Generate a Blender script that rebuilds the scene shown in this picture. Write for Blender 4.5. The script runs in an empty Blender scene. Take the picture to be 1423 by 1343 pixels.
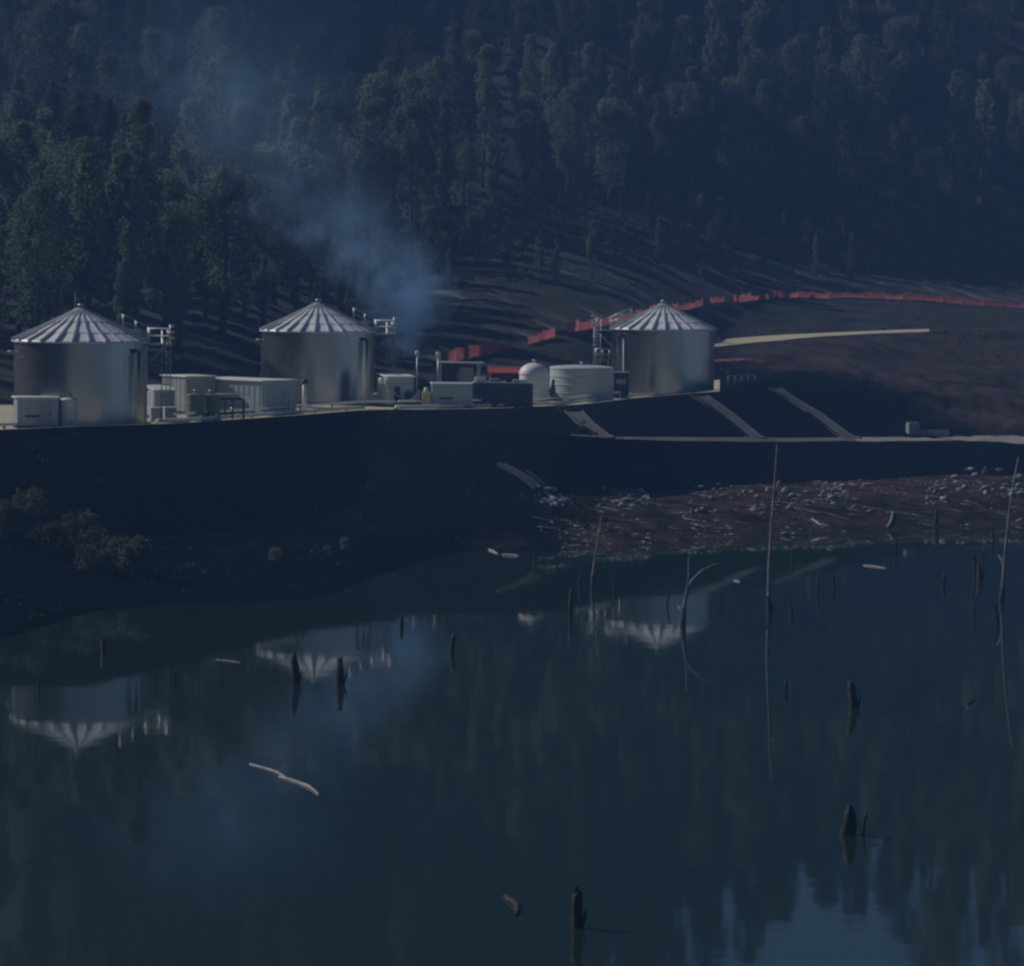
import bpy, math, random
import numpy as np
from mathutils import Vector, Matrix, noise as mnoise

R = math.radians
scene = bpy.context.scene
C = scene.collection
random.seed(7)

# ------------------------------------------------------------------ camera
CAM_H, FPX, CX, CY = 21.5, 5000.0, 711.5, 671.5
PITCH, ROLL = math.atan((671.5 - 357.0) / FPX), R(0.8)
fw = Vector((0, math.cos(PITCH), -math.sin(PITCH)))
r0, u0 = Vector((1, 0, 0)), Vector((0, math.sin(PITCH), math.cos(PITCH)))
rt = r0 * math.cos(ROLL) + u0 * math.sin(ROLL)
up = u0 * math.cos(ROLL) - r0 * math.sin(ROLL)
cam = bpy.data.cameras.new('camera')
cam.sensor_fit = 'HORIZONTAL'; cam.sensor_width = 36.0
cam.lens = FPX / 1423.0 * 36.0
cam.clip_start, cam.clip_end = 1.0, 5000.0
cam_o = bpy.data.objects.new('camera', cam); C.objects.link(cam_o)
cam_o.matrix_world = Matrix(((rt.x, up.x, -fw.x, 0), (rt.y, up.y, -fw.y, 0), (rt.z, up.z, -fw.z, CAM_H), (0, 0, 0, 1)))
scene.camera = cam_o

# ------------------------------------------------------------------ sky, sun, exposure
SUN_AZ, SUN_EL = 65.0, 34.0          # degrees left of the view direction, height
world = bpy.data.worlds.new('World'); scene.world = world; world.use_nodes = True
wn = world.node_tree.nodes; wl = world.node_tree.links
sky = wn.new('ShaderNodeTexSky'); sky.sky_type = 'NISHITA'; sky.sun_disc = False
sky.sun_elevation = R(SUN_EL); sky.sun_rotation = R(-SUN_AZ)
sky.air_density = 1.0; sky.dust_density = 0.0; sky.ozone_density = 4.0; sky.altitude = 3000.0
wn['Background'].inputs['Strength'].default_value = 0.05
wl.new(sky.outputs[0], wn['Background'].inputs['Color'])
sun = bpy.data.lights.new('sun', 'SUN'); sun.energy = 5.0; sun.angle = R(0.5); sun.color = (1.0, 0.97, 0.93)
sun_o = bpy.data.objects.new('sun', sun); C.objects.link(sun_o)
sd = Vector((-math.sin(R(SUN_AZ)) * math.cos(R(SUN_EL)), math.cos(R(SUN_AZ)) * math.cos(R(SUN_EL)), math.sin(R(SUN_EL))))
sun_o.rotation_euler = sd.to_track_quat('Z', 'Y').to_euler(); sun_o.location = (-200, 200, 200)
vs = scene.view_settings
vs.view_transform = 'Standard'; vs.look = 'None'; vs.gamma = 1.0; vs.use_curve_mapping = False
vs.exposure = -0.75
scene.render.engine = 'CYCLES'
cy = scene.cycles
cy.use_denoising = True; cy.filter_width = 2.5
cy.max_bounces = 4; cy.diffuse_bounces = 2; cy.glossy_bounces = 3; cy.transmission_bounces = 2
cy.volume_bounces = 1; cy.transparent_max_bounces = 6
cy.volume_step_rate = 3.0; cy.volume_max_steps = 128
cy.caustics_reflective = False; cy.caustics_refractive = False

# ------------------------------------------------------------------ helpers: rays
def ray(px, py):
    return fw + rt * ((px - CX) / FPX) + up * ((CY - py) / FPX)
def at_z(px, py, z):
    d = ray(px, py); t = (z - CAM_H) / d.z
    return Vector((d.x * t, d.y * t, z))
def at_Y(px, py, Y):
    d = ray(px, py); t = Y / d.y
    return Vector((d.x * t, Y, CAM_H + d.z * t))
def zero(px, py):            # image y corrected for the roll
    return py - math.tan(ROLL) * (px - CX)

# ------------------------------------------------------------------ helpers: materials
def mat(name, col, col2=None, rough=0.8, metal=0.0, nscale=1.0, bump=0.0, bscale=8.0, rand=0.0, coords='Position', spec=0.3, stretch=None, detail=6.0):
    m = bpy.data.materials.new(name); m.use_nodes = True
    n, l = m.node_tree.nodes, m.node_tree.links
    b = n['Principled BSDF']
    b.inputs['Roughness'].default_value = rough; b.inputs['Metallic'].default_value = metal
    b.inputs['Specular IOR Level'].default_value = spec
    b.inputs['Base Color'].default_value = (*col, 1)
    if coords == 'Position':
        g = n.new('ShaderNodeNewGeometry'); vec = g.outputs['Position']
    else:
        g = n.new('ShaderNodeTexCoord'); vec = g.outputs['Object']
    if stretch:
        mp = n.new('ShaderNodeMapping'); mp.inputs['Scale'].default_value = stretch
        l.new(vec, mp.inputs[0]); vec = mp.outputs[0]
    out = None
    if col2:
        t = n.new('ShaderNodeTexNoise'); t.inputs['Scale'].default_value = nscale; t.inputs['Detail'].default_value = detail
        t.inputs['Roughness'].default_value = 0.62
        l.new(vec, t.inputs['Vector'])
        r = n.new('ShaderNodeValToRGB'); r.color_ramp.elements[0].position = 0.32; r.color_ramp.elements[1].position = 0.68
        r.color_ramp.elements[0].color = (*col, 1); r.color_ramp.elements[1].color = (*col2, 1)
        l.new(t.outputs[0], r.inputs[0]); out = r.outputs[0]
        l.new(out, b.inputs['Base Color'])
    if rand and out is not None:
        oi = n.new('ShaderNodeObjectInfo'); mr = n.new('ShaderNodeMapRange')
        mr.inputs['To Min'].default_value = 1 - rand; mr.inputs['To Max'].default_value = 1 + rand
        l.new(oi.outputs['Random'], mr.inputs['Value'])
        mx = n.new('ShaderNodeVectorMath'); mx.operation = 'SCALE'
        l.new(out, mx.inputs[0]); l.new(mr.outputs[0], mx.inputs['Scale']); l.new(mx.outputs[0], b.inputs['Base Color'])
    if bump:
        t2 = n.new('ShaderNodeTexNoise'); t2.inputs['Scale'].default_value = bscale; t2.inputs['Detail'].default_value = 5
        l.new(vec, t2.inputs['Vector'])
        bp = n.new('ShaderNodeBump'); bp.inputs['Strength'].default_value = bump; bp.inputs['Distance'].default_value = 0.3
        l.new(t2.outputs[0], bp.inputs['Height']); l.new(bp.outputs[0], b.inputs['Normal'])
    return m

def leaf_mat(name, col, col2, trans=0.45, rand=0.35):
    m = mat(name, col, col2, rough=0.7, nscale=0.6, rand=rand, spec=0.15)
    n, l = m.node_tree.nodes, m.node_tree.links
    b = n['Principled BSDF']; src = b.inputs['Base Color'].links[0].from_socket
    tr = n.new('ShaderNodeBsdfTranslucent'); l.new(src, tr.inputs['Color'])
    ms = n.new('ShaderNodeMixShader'); ms.inputs[0].default_value = trans
    l.new(b.outputs[0], ms.inputs[1]); l.new(tr.outputs[0], ms.inputs[2])
    l.new(ms.outputs[0], n['Material Output'].inputs['Surface'])
    return m

def sun_streaks(m):
    # sunlit gaps between tree shadows, painted aslant into the slope colour
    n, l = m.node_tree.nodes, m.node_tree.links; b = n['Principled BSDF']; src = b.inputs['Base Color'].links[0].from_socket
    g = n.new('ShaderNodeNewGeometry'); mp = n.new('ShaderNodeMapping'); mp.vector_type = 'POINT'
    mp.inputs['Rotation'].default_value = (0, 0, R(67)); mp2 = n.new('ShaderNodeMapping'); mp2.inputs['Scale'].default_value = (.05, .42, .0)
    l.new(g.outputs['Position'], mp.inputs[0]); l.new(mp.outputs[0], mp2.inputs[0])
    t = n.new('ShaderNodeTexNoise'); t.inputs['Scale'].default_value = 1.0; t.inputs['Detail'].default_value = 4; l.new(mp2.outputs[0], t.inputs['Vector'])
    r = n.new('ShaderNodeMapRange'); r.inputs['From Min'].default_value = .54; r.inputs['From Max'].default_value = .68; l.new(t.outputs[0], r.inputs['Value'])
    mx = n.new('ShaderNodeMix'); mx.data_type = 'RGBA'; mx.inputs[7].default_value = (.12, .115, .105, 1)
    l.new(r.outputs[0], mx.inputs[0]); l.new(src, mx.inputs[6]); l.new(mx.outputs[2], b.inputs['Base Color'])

M = {}
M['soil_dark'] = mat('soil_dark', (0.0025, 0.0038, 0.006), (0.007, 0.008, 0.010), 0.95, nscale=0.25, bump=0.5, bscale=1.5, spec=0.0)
M['mud_red'] = mat('mud_red', (0.060, 0.040, 0.032), (0.15, 0.082, 0.058), 0.8, nscale=0.35, bump=0.5, bscale=1.8)
M['earth'] = mat('earth', (0.055, 0.040, 0.034), (0.15, 0.10, 0.078), 0.95, nscale=0.16, bump=0.6, bscale=1.2)
M['batter'] = mat('batter', (0.010, 0.011, 0.010), (0.045, 0.040, 0.033), 0.95, nscale=0.18, bump=0.7, bscale=1.2, spec=0.08)
M['drygrass'] = mat('drygrass', (0.20, 0.17, 0.12), (0.30, 0.26, 0.19), 0.95, nscale=0.05)
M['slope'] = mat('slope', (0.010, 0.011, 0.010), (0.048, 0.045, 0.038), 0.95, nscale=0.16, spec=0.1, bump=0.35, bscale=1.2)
sun_streaks(M['slope'])
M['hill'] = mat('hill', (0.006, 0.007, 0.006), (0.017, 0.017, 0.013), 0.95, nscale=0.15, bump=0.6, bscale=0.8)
M['gravel'] = mat('gravel', (0.40, 0.36, 0.23), (0.52, 0.47, 0.31), 0.9, nscale=0.8, bump=0.3, bscale=6)
M['track'] = mat('track', (0.07, 0.068, 0.062), (0.15, 0.14, 0.125), 0.9, nscale=0.5, bump=0.3, bscale=5)
M['sand'] = mat('sand', (0.20, 0.185, 0.16), (0.32, 0.30, 0.26), 0.9, nscale=0.5, bump=0.3, bscale=5)
M['concrete'] = mat('concrete', (0.20, 0.20, 0.19), (0.32, 0.31, 0.29), 0.85, nscale=0.9, bump=0.2)
M['shotcrete'] = mat('shotcrete', (0.055, 0.055, 0.06), (0.10, 0.10, 0.10), 0.9, nscale=0.7, bump=0.3)
M['shaded_white'] = mat('shaded_white', (0.34, 0.39, 0.45), (0.42, 0.47, 0.53), 0.6, nscale=0.7, coords='Object')  # white walls with their bluish shade put into the colour
M['galv'] = mat('galv', (0.32, 0.32, 0.325), (0.44, 0.44, 0.445), 0.25, 0.92, nscale=0.35, bump=0.03, bscale=1.2, spec=0.5, stretch=(1, 1, 0.35))
M['galv_roof'] = mat('galv_roof', (0.78, 0.78, 0.78), (0.86, 0.86, 0.86), 0.45, 0.0, nscale=0.8, rand=0.1, spec=0.5)
M['galv_rib'] = mat('galv_rib', (0.38, 0.38, 0.39), (0.48, 0.48, 0.48), 0.5, 0.2, nscale=0.8, spec=0.5)
M['steel'] = mat('steel', (0.42, 0.43, 0.44), (0.52, 0.53, 0.53), 0.45, 0.6, nscale=1.5)
M['black_pipe'] = mat('black_pipe', (0.012, 0.013, 0.015), (0.022, 0.022, 0.024), 0.45, nscale=2)
M['white'] = mat('white', (0.66, 0.66, 0.63), (0.76, 0.76, 0.73), 0.5, nscale=0.7, coords='Object')
M['cream'] = mat('cream', (0.40, 0.42, 0.44), (0.50, 0.52, 0.53), 0.6, nscale=0.6, coords='Object')
M['greypaint'] = mat('greypaint', (0.28, 0.29, 0.29), (0.36, 0.37, 0.37), 0.6, nscale=0.7, coords='Object')
M['green_dark'] = mat('green_dark', (0.016, 0.035, 0.04), (0.026, 0.05, 0.055), 0.5, nscale=0.7, coords='Object')
M['olive'] = mat('olive', (0.10, 0.13, 0.085), (0.14, 0.17, 0.11), 0.6, nscale=0.8, coords='Object')
M['dark'] = mat('dark', (0.015, 0.016, 0.018), (0.03, 0.03, 0.032), 0.6, nscale=1.5, coords='Object')
M['yellow'] = mat('yellow', (0.45, 0.38, 0.16), (0.55, 0.47, 0.22), 0.6, nscale=1.5, coords='Object')
M['brown'] = mat('brown', (0.12, 0.085, 0.06), (0.18, 0.13, 0.09), 0.8, nscale=1.5, coords='Object')
M['red_roof'] = mat('red_roof', (0.42, 0.06, 0.045), (0.52, 0.09, 0.07), 0.6, nscale=1.2, coords='Object')
M['red_mesh'] = leaf_mat('red_mesh', (0.34, 0.10, 0.10), (0.52, 0.17, 0.16), 0.4, 0.35)
M['rock'] = mat('rock', (0.12, 0.12, 0.12), (0.36, 0.36, 0.36), 0.9, nscale=1.4, bump=0.4, bscale=5, rand=0.35)
M['drift'] = mat('drift', (0.24, 0.23, 0.215), (0.42, 0.41, 0.39), 0.85, nscale=2.5, bump=0.3, rand=0.15)
M['deadwood'] = mat('deadwood', (0.14, 0.13, 0.12), (0.27, 0.255, 0.235), 0.9, nscale=1.6, bump=0.4, rand=0.2)
M['wetwood'] = mat('wetwood', (0.010, 0.010, 0.010), (0.024, 0.022, 0.020), 0.7, nscale=2.5, bump=0.4)
M['bark'] = mat('bark', (0.035, 0.034, 0.033), (0.09, 0.086, 0.08), 0.9, nscale=1.2, rand=0.3)
M['leaf_a'] = leaf_mat('leaf_a', (0.062, 0.090, 0.060), (0.135, 0.165, 0.11))
M['leaf_b'] = leaf_mat('leaf_b', (0.085, 0.108, 0.070), (0.175, 0.195, 0.13))
M['leaf_c'] = leaf_mat('leaf_c', (0.020, 0.027, 0.020), (0.046, 0.054, 0.036))
M['leaf_dry'] = leaf_mat('leaf_dry', (0.06, 0.06, 0.048), (0.125, 0.12, 0.10))
M['weeds'] = leaf_mat('weeds', (0.008, 0.010, 0.010), (0.026, 0.027, 0.025), rand=0.0)
M['scrub'] = leaf_mat('scrub', (0.05, 0.052, 0.03), (0.13, 0.12, 0.075), rand=0.0)

# ------------------------------------------------------------------ helpers: meshes
class MB:
    def __init__(s): s.v = []; s.f = []; s.sm = []
    def face(s, pts, smooth=False):
        k = len(s.v); s.v += [tuple(p) for p in pts]; s.f.append(tuple(range(k, k + len(pts)))); s.sm.append(smooth); return s
    def box(s, c, d, rz=0.0, bevel=0.0, tilt=None):
        k = len(s.v); m = Matrix.Rotation(rz, 3, 'Z')
        if tilt is not None: m = m @ tilt
        h = Vector(d) / 2
        if bevel <= 0:
            for z in (-1, 1):
                for x, y in ((-1, -1), (1, -1), (1, 1), (-1, 1)):
                    s.v.append(tuple(Vector(c) + m @ Vector((x * h.x, y * h.y, z * h.z))))
            fs = [(0, 3, 2, 1), (4, 5, 6, 7), (0, 1, 5, 4), (1, 2, 6, 5), (2, 3, 7, 6), (3, 0, 4, 7)]
            s.f += [tuple(k + i for i in f) for f in fs]; s.sm += [False] * 6
        else:
            b = bevel
            ring = lambda q: [(-h.x + q, -h.y), (h.x - q, -h.y), (h.x, -h.y + q), (h.x, h.y - q), (h.x - q, h.y), (-h.x + q, h.y), (-h.x, h.y - q), (-h.x, -h.y + q)]
            lv = [(-h.z, b, 1 - b / h.x), (-h.z + b, b, 1), (h.z - b, b, 1), (h.z, b, 1 - b / h.x)]
            for z, q, sc in lv:
                for x, y in ring(q): s.v.append(tuple(Vector(c) + m @ Vector((x * sc, y * sc, z))))
            for i in range(3):
                for j in range(8): s.f.append((k + i * 8 + j, k + i * 8 + (j + 1) % 8, k + i * 8 + 8 + (j + 1) % 8, k + i * 8 + 8 + j)); s.sm.append(False)
            s.f.append(tuple(k + j for j in reversed(range(8)))); s.f.append(tuple(k + 24 + j for j in range(8))); s.sm += [False] * 2
        return s
    def tube(s, pts, rad, n=8, cap=True, smooth=True, jag=0.0, rng=random):
        pts = [Vector(p) for p in pts]; rad = rad if hasattr(rad, '__len__') else [rad] * len(pts)
        k = len(s.v); ref = None
        for i, p in enumerate(pts):
            t = (pts[min(i + 1, len(pts) - 1)] - pts[max(i - 1, 0)]).normalized()
            if ref is None: ref = Vector((0, 0, 1)) if abs(t.z) < 0.9 else Vector((1, 0, 0))
            a = t.cross(ref).normalized(); b = t.cross(a).normalized(); ref = b.cross(t) if False else ref
            for j in range(n):
                w = 2 * math.pi * j / n
                q = p + (a * math.cos(w) + b * math.sin(w)) * rad[i] * (1 + (rng.uniform(-jag, jag) if jag else 0))
                if jag and i == len(pts) - 1: q = q + t * rng.uniform(-1, 1) * rad[i] * 1.6
                s.v.append(tuple(q))
        for i in range(len(pts) - 1):
            for j in range(n):
                s.f.append((k + i * n + j, k + i * n + (j + 1) % n, k + (i + 1) * n + (j + 1) % n, k + (i + 1) * n + j)); s.sm.append(smooth)
        if cap:
            s.f.append(tuple(k + j for j in reversed(range(n)))); s.f.append(tuple(k + (len(pts) - 1) * n + j for j in range(n))); s.sm += [False] * 2
        return s
    def lathe(s, prof, n=40, c=(0, 0, 0), a0=0.0, a1=2 * math.pi, smooth=True):
        full = abs(a1 - a0 - 2 * math.pi) < 1e-6; m = n if full else n + 1
        k = len(s.v)
        for r, z in prof:
            for j in range(m):
                w = a0 + (a1 - a0) * j / n
                s.v.append((c[0] + r * math.cos(w), c[1] + r * math.sin(w), c[2] + z))
        for i in range(len(prof) - 1):
            for j in range(n):
                j2 = (j + 1) % m
                s.f.append((k + i * m + j, k + i * m + j2, k + (i + 1) * m + j2, k + (i + 1) * m + j)); s.sm.append(smooth)
        return s
    def mesh(s, name, material):
        me = bpy.data.meshes.new(name); me.from_pydata(s.v, [], s.f); me.update()
        me.polygons.foreach_set('use_smooth', s.sm); me.materials.append(M[material] if isinstance(material, str) else material)
        return me
    def build(s, name, material, parent=None):
        return link(name, s.mesh(name, material), parent)

def link(name, me, parent=None, loc=None, rz=None):
    o = bpy.data.objects.new(name, me); C.objects.link(o)
    if parent is not None: o.parent = parent
    if loc is not None: o.location = loc
    if rz is not None: o.rotation_euler = (0, 0, rz)
    return o
def thing(name, label, cat, loc=(0, 0, 0), rz=0.0, group=None):
    o = bpy.data.objects.new(name, None); C.objects.link(o); o.empty_display_size = 0.5
    o.location = loc; o.rotation_euler = (0, 0, rz)
    return tag(o, label, cat, group)
def tag(o, label, cat, group=None):
    o['label'] = label; o['category'] = cat
    if group: o['group'] = group
    return o
def np_mesh(name, v, f, material, smooth=False):
    me = bpy.data.meshes.new(name); nv, nf = len(v), len(f); k = f.shape[1]
    me.vertices.add(nv); me.vertices.foreach_set('co', v.astype(np.float32).ravel())
    me.loops.add(nf * k); me.loops.foreach_set('vertex_index', f.astype(np.int32).ravel())
    me.polygons.add(nf); me.polygons.foreach_set('loop_start', np.arange(0, nf * k, k, dtype=np.int32))
    me.polygons.foreach_set('loop_total', np.full(nf, k, dtype=np.int32))
    if smooth: me.polygons.foreach_set('use_smooth', np.ones(nf, dtype=bool))
    me.update(calc_edges=True); me.materials.append(M[material] if isinstance(material, str) else material)
    return me

# ------------------------------------------------------------------ the lie of the land
COL = [-900, -600, -200, 0, 130, 260, 440, 500, 560, 640, 720, 800, 860, 980, 1090, 1250, 1423, 1700, 2100, 2600]
def yz(px, py, z): return (CAM_H - z) * FPX / (zero(px, py) - 357.0)
def seen(px, py, Y): return CAM_H - (zero(px, py) - 357.0) / FPX * Y
SHORE = [1010, 990, 930, 893, 850, 840, 836, 812, 790, 764, 768, 765, 762, 752, 746, 737, 729, 722, 715, 710]
P2 = [(880, 1.5), (870, 1.5), (830, 1.5), (800, 1.5), (775, 1.5), (765, 1.3), (755, 1.3), (750, 1.3), (742, 1.4), (728, 1.6), (725, 1.5), (720, 1.5), (716, 1.6), (708, 1.7), (700, 1.8), (690, 2.0), (685, 2.0), (680, 2.0), (675, 2), (672, 2)]
CREST = [(-900, 228), (-600, 232), (-200, 243), (0, 250), (130, 253), (260, 265), (440, 288), (500, 293), (560, 299), (640, 306), (720, 311), (800, 316), (860, 320), (980, 331)]      # raised lip of the yard
BENCH = {560: (585, 8.0), 640: (590, 7.8), 720: (600, 7.4), 800: (607, 7.0), 860: (612, 6.5), 980: (612, 6.0), 1090: (613, 5.5), 1250: (614, 5.0), 1423: (616, 4.6), 1700: (618, 4.5), 2100: (620, 4.5), 2600: (624, 4.5)}
EDGE = [625, 620, 606, 597, 592, 588, 575, 570, 569, 568, 566, 563, 555, 545]
EDGE_R = {1090: (345, 9.4), 1250: (365, 8.0), 1423: (372, 7.0), 1700: (380, 7), 2100: (390, 7), 2600: (400, 7)}
BACK = {500: (350, 8.1), 560: (350, 8.1), 640: (350, 8.1), 720: (351, 8.1), 800: (357, 8.1), 860: (372, 8.1), 980: (396, 8.1), 1090: (410, 8.8), 1250: (415, 9), 1423: (420, 10), 1700: (424, 10), 2100: (430, 10.5), 2600: (440, 11)}
ROADR = {640: (357, 9.0), 720: (361, 9.3), 800: (369, 9.8), 860: (385, 10.2), 980: (425, seen(980, 482, 425)), 1090: (435, seen(1090, 471, 435)), 1250: (442, seen(1250, 461, 442)), 1423: (448, seen(1423, 457, 448)), 1700: (455, 14), 2100: (465, 14.5), 2600: (480, 15)}
FENCE = {640: (372, 499), 720: (382, 483), 800: (392, 464), 860: (402, 447), 980: (455, 424), 1090: (475, 412), 1250: (485, 415), 1423: (490, 431)}
TREEL = {440: (395, 14), 500: (440, 18), 560: (455, 21), 640: (455, seen(640, 330, 455)), 720: (482, seen(720, 300, 482)), 800: (500, seen(800, 290, 500)), 860: (512, seen(860, 285, 512)), 980: (530, seen(980, 305, 530)), 1090: (540, seen(1090, 335, 540)), 1250: (545, seen(1250, 365, 545)), 1423: (548, seen(1423, 388, 548)), 1700: (550, 20), 2100: (560, 22), 2600: (575, 24)}
RIDGE_X = [-900, -420, -200, 0, 440, 720, 860, 980, 1090, 1230, 1423, 1700, 2100, 2600]
RIDGE_Y = [770, 760, 730, 695, 690, 690, 685, 670, 655, 640, 640, 650, 680, 700]
RIDGE_Z = [24, 34, 85, 150, 150, 134, 110, 99, 91, 80, 91, 90, 110, 120]
tab = []
for i, px in enumerate(COL):
    s = yz(px, SHORE[i], 0.0)
    rows = [(s - 45, -4.0), (s - 6, -0.5), (s, 0.0)]
    p2 = (yz(px, *P2[i]), P2[i][1]); rows.append(p2)
    if px <= 980: e = (CREST[i][1], seen(px, EDGE[i], CREST[i][1])); ys = (yz(px, EDGE[i], 8.1) + .4, 8.1)
    else: e = EDGE_R[px]; ys = (e[0] + 30, e[1] + .5)
    if px in BENCH: bl = (yz(px, *BENCH[px]), BENCH[px][1]); p3 = (p2[0] + .5 * (bl[0] - p2[0]), p2[1] + .22 * (bl[1] - p2[1]))
    else: bl = (e[0] - 1.2, e[1] - .7); p3 = (max(e[0] - 11, p2[0] + 2), 4.0)
    bw = 8.0 if px >= 1250 else 4.5 if px >= 860 else (2.0 if px == 800 else 0.3)
    bw = min(bw, (e[0] - bl[0]) * .5)
    rows += [p3, bl, (bl[0] + bw, bl[1] + 0.06), e, ys]
    bk = BACK.get(px, (ys[0] + 42, 8.1)); rows.append(bk)
    rd = ROADR.get(px, (bk[0] + 4, 8.6)); rows.append(rd)
    rwid = float(np.interp(px, [980, 1090, 1250, 1423], [13, 7, 4, 4])); rows.append((rd[0] + rwid, rd[1] + .055 * rwid) if px >= 980 else (rd[0] + 1, rd[1] + .25))
    if px in FENCE: fe = (FENCE[px][0], seen(px, FENCE[px][1], FENCE[px][0]))
    elif px > 1423: fe = (rd[0] + 40, rd[1] + 2)
    else: fe = (rd[0] + 4, rd[1] + .8)
    rows.append(fe)
    tl = TREEL.get(px, (fe[0] + 5, fe[1] + 1)); rows.append(tl)
    ry, rz_ = float(np.interp(px, RIDGE_X, RIDGE_Y)), float(np.interp(px, RIDGE_X, RIDGE_Z))
    rows.append((tl[0] + float(np.interp(px, [-900, 440, 860], [.55, .55, .45])) * (ry - tl[0]), tl[1] + float(np.interp(px, [-900, 500, 860], [.17, .17, .42])) * (rz_ - tl[1])))
    rows.append((ry, rz_)); rows.append((ry + 130, rz_ - 12)); rows.append((ry + 380, rz_ - 40))
    tab.append(rows)
TAB = np.array(tab)                                   # columns x rows x (Y, z)
UC = np.array([(c - CX) / FPX for c in COL])
_uf = np.linspace(UC[0], UC[-1], 1051); _du = _uf[1] - _uf[0]
_tf = np.stack([np.stack([np.interp(_uf, UC, TAB[:, k, j]) for j in (0, 1)], -1) for k in range(TAB.shape[1])], 1)
for k in range(TAB.shape[1]):
    sg = .0035 if k < 9 else (.006 if k == 9 else .011)
    w_ = np.exp(-.5 * (np.arange(-60, 61) * _du / sg) ** 2); w_ /= w_.sum()
    for j in (0, 1): _tf[:, k, j] = np.convolve(np.pad(_tf[:, k, j], 60, mode='edge'), w_, 'valid')
UC, TAB = _uf, _tf
NR = TAB.shape[1]
AMP = [.3, .1, .02, .25, .4, .25, .03, .03, .03, .03, .12, .05, .3, .4, 1.6, 2.0, 2.0, 2.0]
def rows_at(u):
    return np.stack([np.stack([np.interp(u, UC, TAB[:, k, j]) for j in (0, 1)], -1) for k in range(NR)], 0)   # rows x 2
def bumpy(x, y, a):
    if x > 24 and 335 < y < 422:
        k = min(1, (x - 24) / 8) * min(1, (y - 335) / 12) * min(1, (422 - y) / 18)
        return k * (.75 * mnoise.noise((x * .09, y * .14, 21.0)) + .45 * mnoise.noise((x * .3, y * .45, 23.0)) + .2 * mnoise.noise((x * .9, y * .9, 25.0))) + a * mnoise.noise((x * .06, y * .06, 3.1))
    if a < 0.015: return 0.0
    return a * (mnoise.noise((x * .06, y * .06, 3.1)) * 1.0 + mnoise.noise((x * .23, y * .23, 7.7)) * .55 + mnoise.noise((x * .8, y * .8, 1.7)) * .2)
def ground(x, y):
    rw = rows_at(x / y)
    z = float(np.interp(y, rw[:, 0], rw[:, 1])); a = float(np.interp(y, rw[:, 0], AMP))
    return z + bumpy(x, y, a)
def hit(px, py, y0=190.0, y1=760.0):
    d = ray(px, py); y = y0
    while y < y1:
        t = y / d.y; x, z = d.x * t, CAM_H + d.z * t
        if z <= ground(x, y): return Vector((x, y, ground(x, y)))
        y += 0.5
    return None

us = np.concatenate([np.linspace(-.322, -.17, 40)[:-1], np.linspace(-.17, .17, 330), np.linspace(.17, .377, 50)[1:]])
SEG = [6, 4, 12, 16, 14, 4, 8, 8, 10, 8, 5, 12, 26, 34, 34, 8, 6]
NAMES = ['lake_bed', 'lake_bed', 'shore', 'shore', 'embankment', 'bench_track', 'upper_bank', 'yard_lip', 'site_yard', 'earthworks', 'access_road', 'earthworks', 'cleared_slope', 'hillside', 'hillside', 'hillside', 'hillside']
parts = {}
grid = {}
def vid(name, key, co):
    p = parts.setdefault(name, ([], [], {}))
    if key not in p[2]: p[2][key] = len(p[0]); p[0].append(co)
    return p[2][key]
allrows = np.stack([rows_at(u) for u in us], 0)
pts_cache = {}
def pt(i, k, j):
    if j == SEG[k] and k + 1 < len(SEG): k, j = k + 1, 0
    key = (i, k, j)
    if key not in pts_cache:
        w = j / SEG[k]; rw = allrows[i]
        y = rw[k, 0] * (1 - w) + rw[k + 1, 0] * w; z = rw[k, 1] * (1 - w) + rw[k + 1, 1] * w
        a = AMP[k] * (1 - w) + AMP[k + 1] * w; x = us[i] * y
        pts_cache[key] = (x, y, z + bumpy(x, y, a))
    return key, pts_cache[key]
for i in range(len(us) - 1):
    um = (us[i] + us[i + 1]) / 2; pxm = um * FPX + CX
    for k in range(len(SEG)):
        nm = NAMES[k]
        if nm == 'bench_track' and pxm < 790: nm = 'embankment'
        if nm == 'bench_track' and pxm > 1190: nm = 'sand_track'
        if nm == 'earthworks' and k == 11: nm = 'road_batter'
        if nm in ('site_yard', 'yard_lip') and pxm > 1000: nm = 'upper_bank'
        if nm in ('site_yard', 'yard_lip') and pxm < -45: nm = 'hillside'
        if nm == 'access_road' and pxm > 1282 - 14 * mnoise.noise((i * .4, 0, 0)): nm = 'road_batter'
        if nm == 'access_road' and pxm < 965: nm = 'earthworks' if pxm > 600 else 'hillside'
        if nm == 'earthworks' and pxm < 560: nm = 'hillside'
        if nm == 'cleared_slope' and pxm < 430: nm = 'hillside'
        for j in range(SEG[k]):
            q = [pt(i, k, j), pt(i + 1, k, j), pt(i + 1, k, j + 1), pt(i, k, j + 1)]
            f = [vid(nm, *a) for a in q]; parts[nm][1].append(f)
GM = {'lake_bed': 'soil_dark', 'shore': None, 'embankment': 'soil_dark', 'bench_track': 'track', 'upper_bank': 'ground_mix', 'site_yard': 'gravel', 'sand_track': 'sand', 'yard_lip': 'gravel', 'earthworks': 'ground_mix', 'road_batter': 'batter', 'access_road': 'gravel', 'cleared_slope': 'slope', 'hillside': 'hill'}
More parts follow.
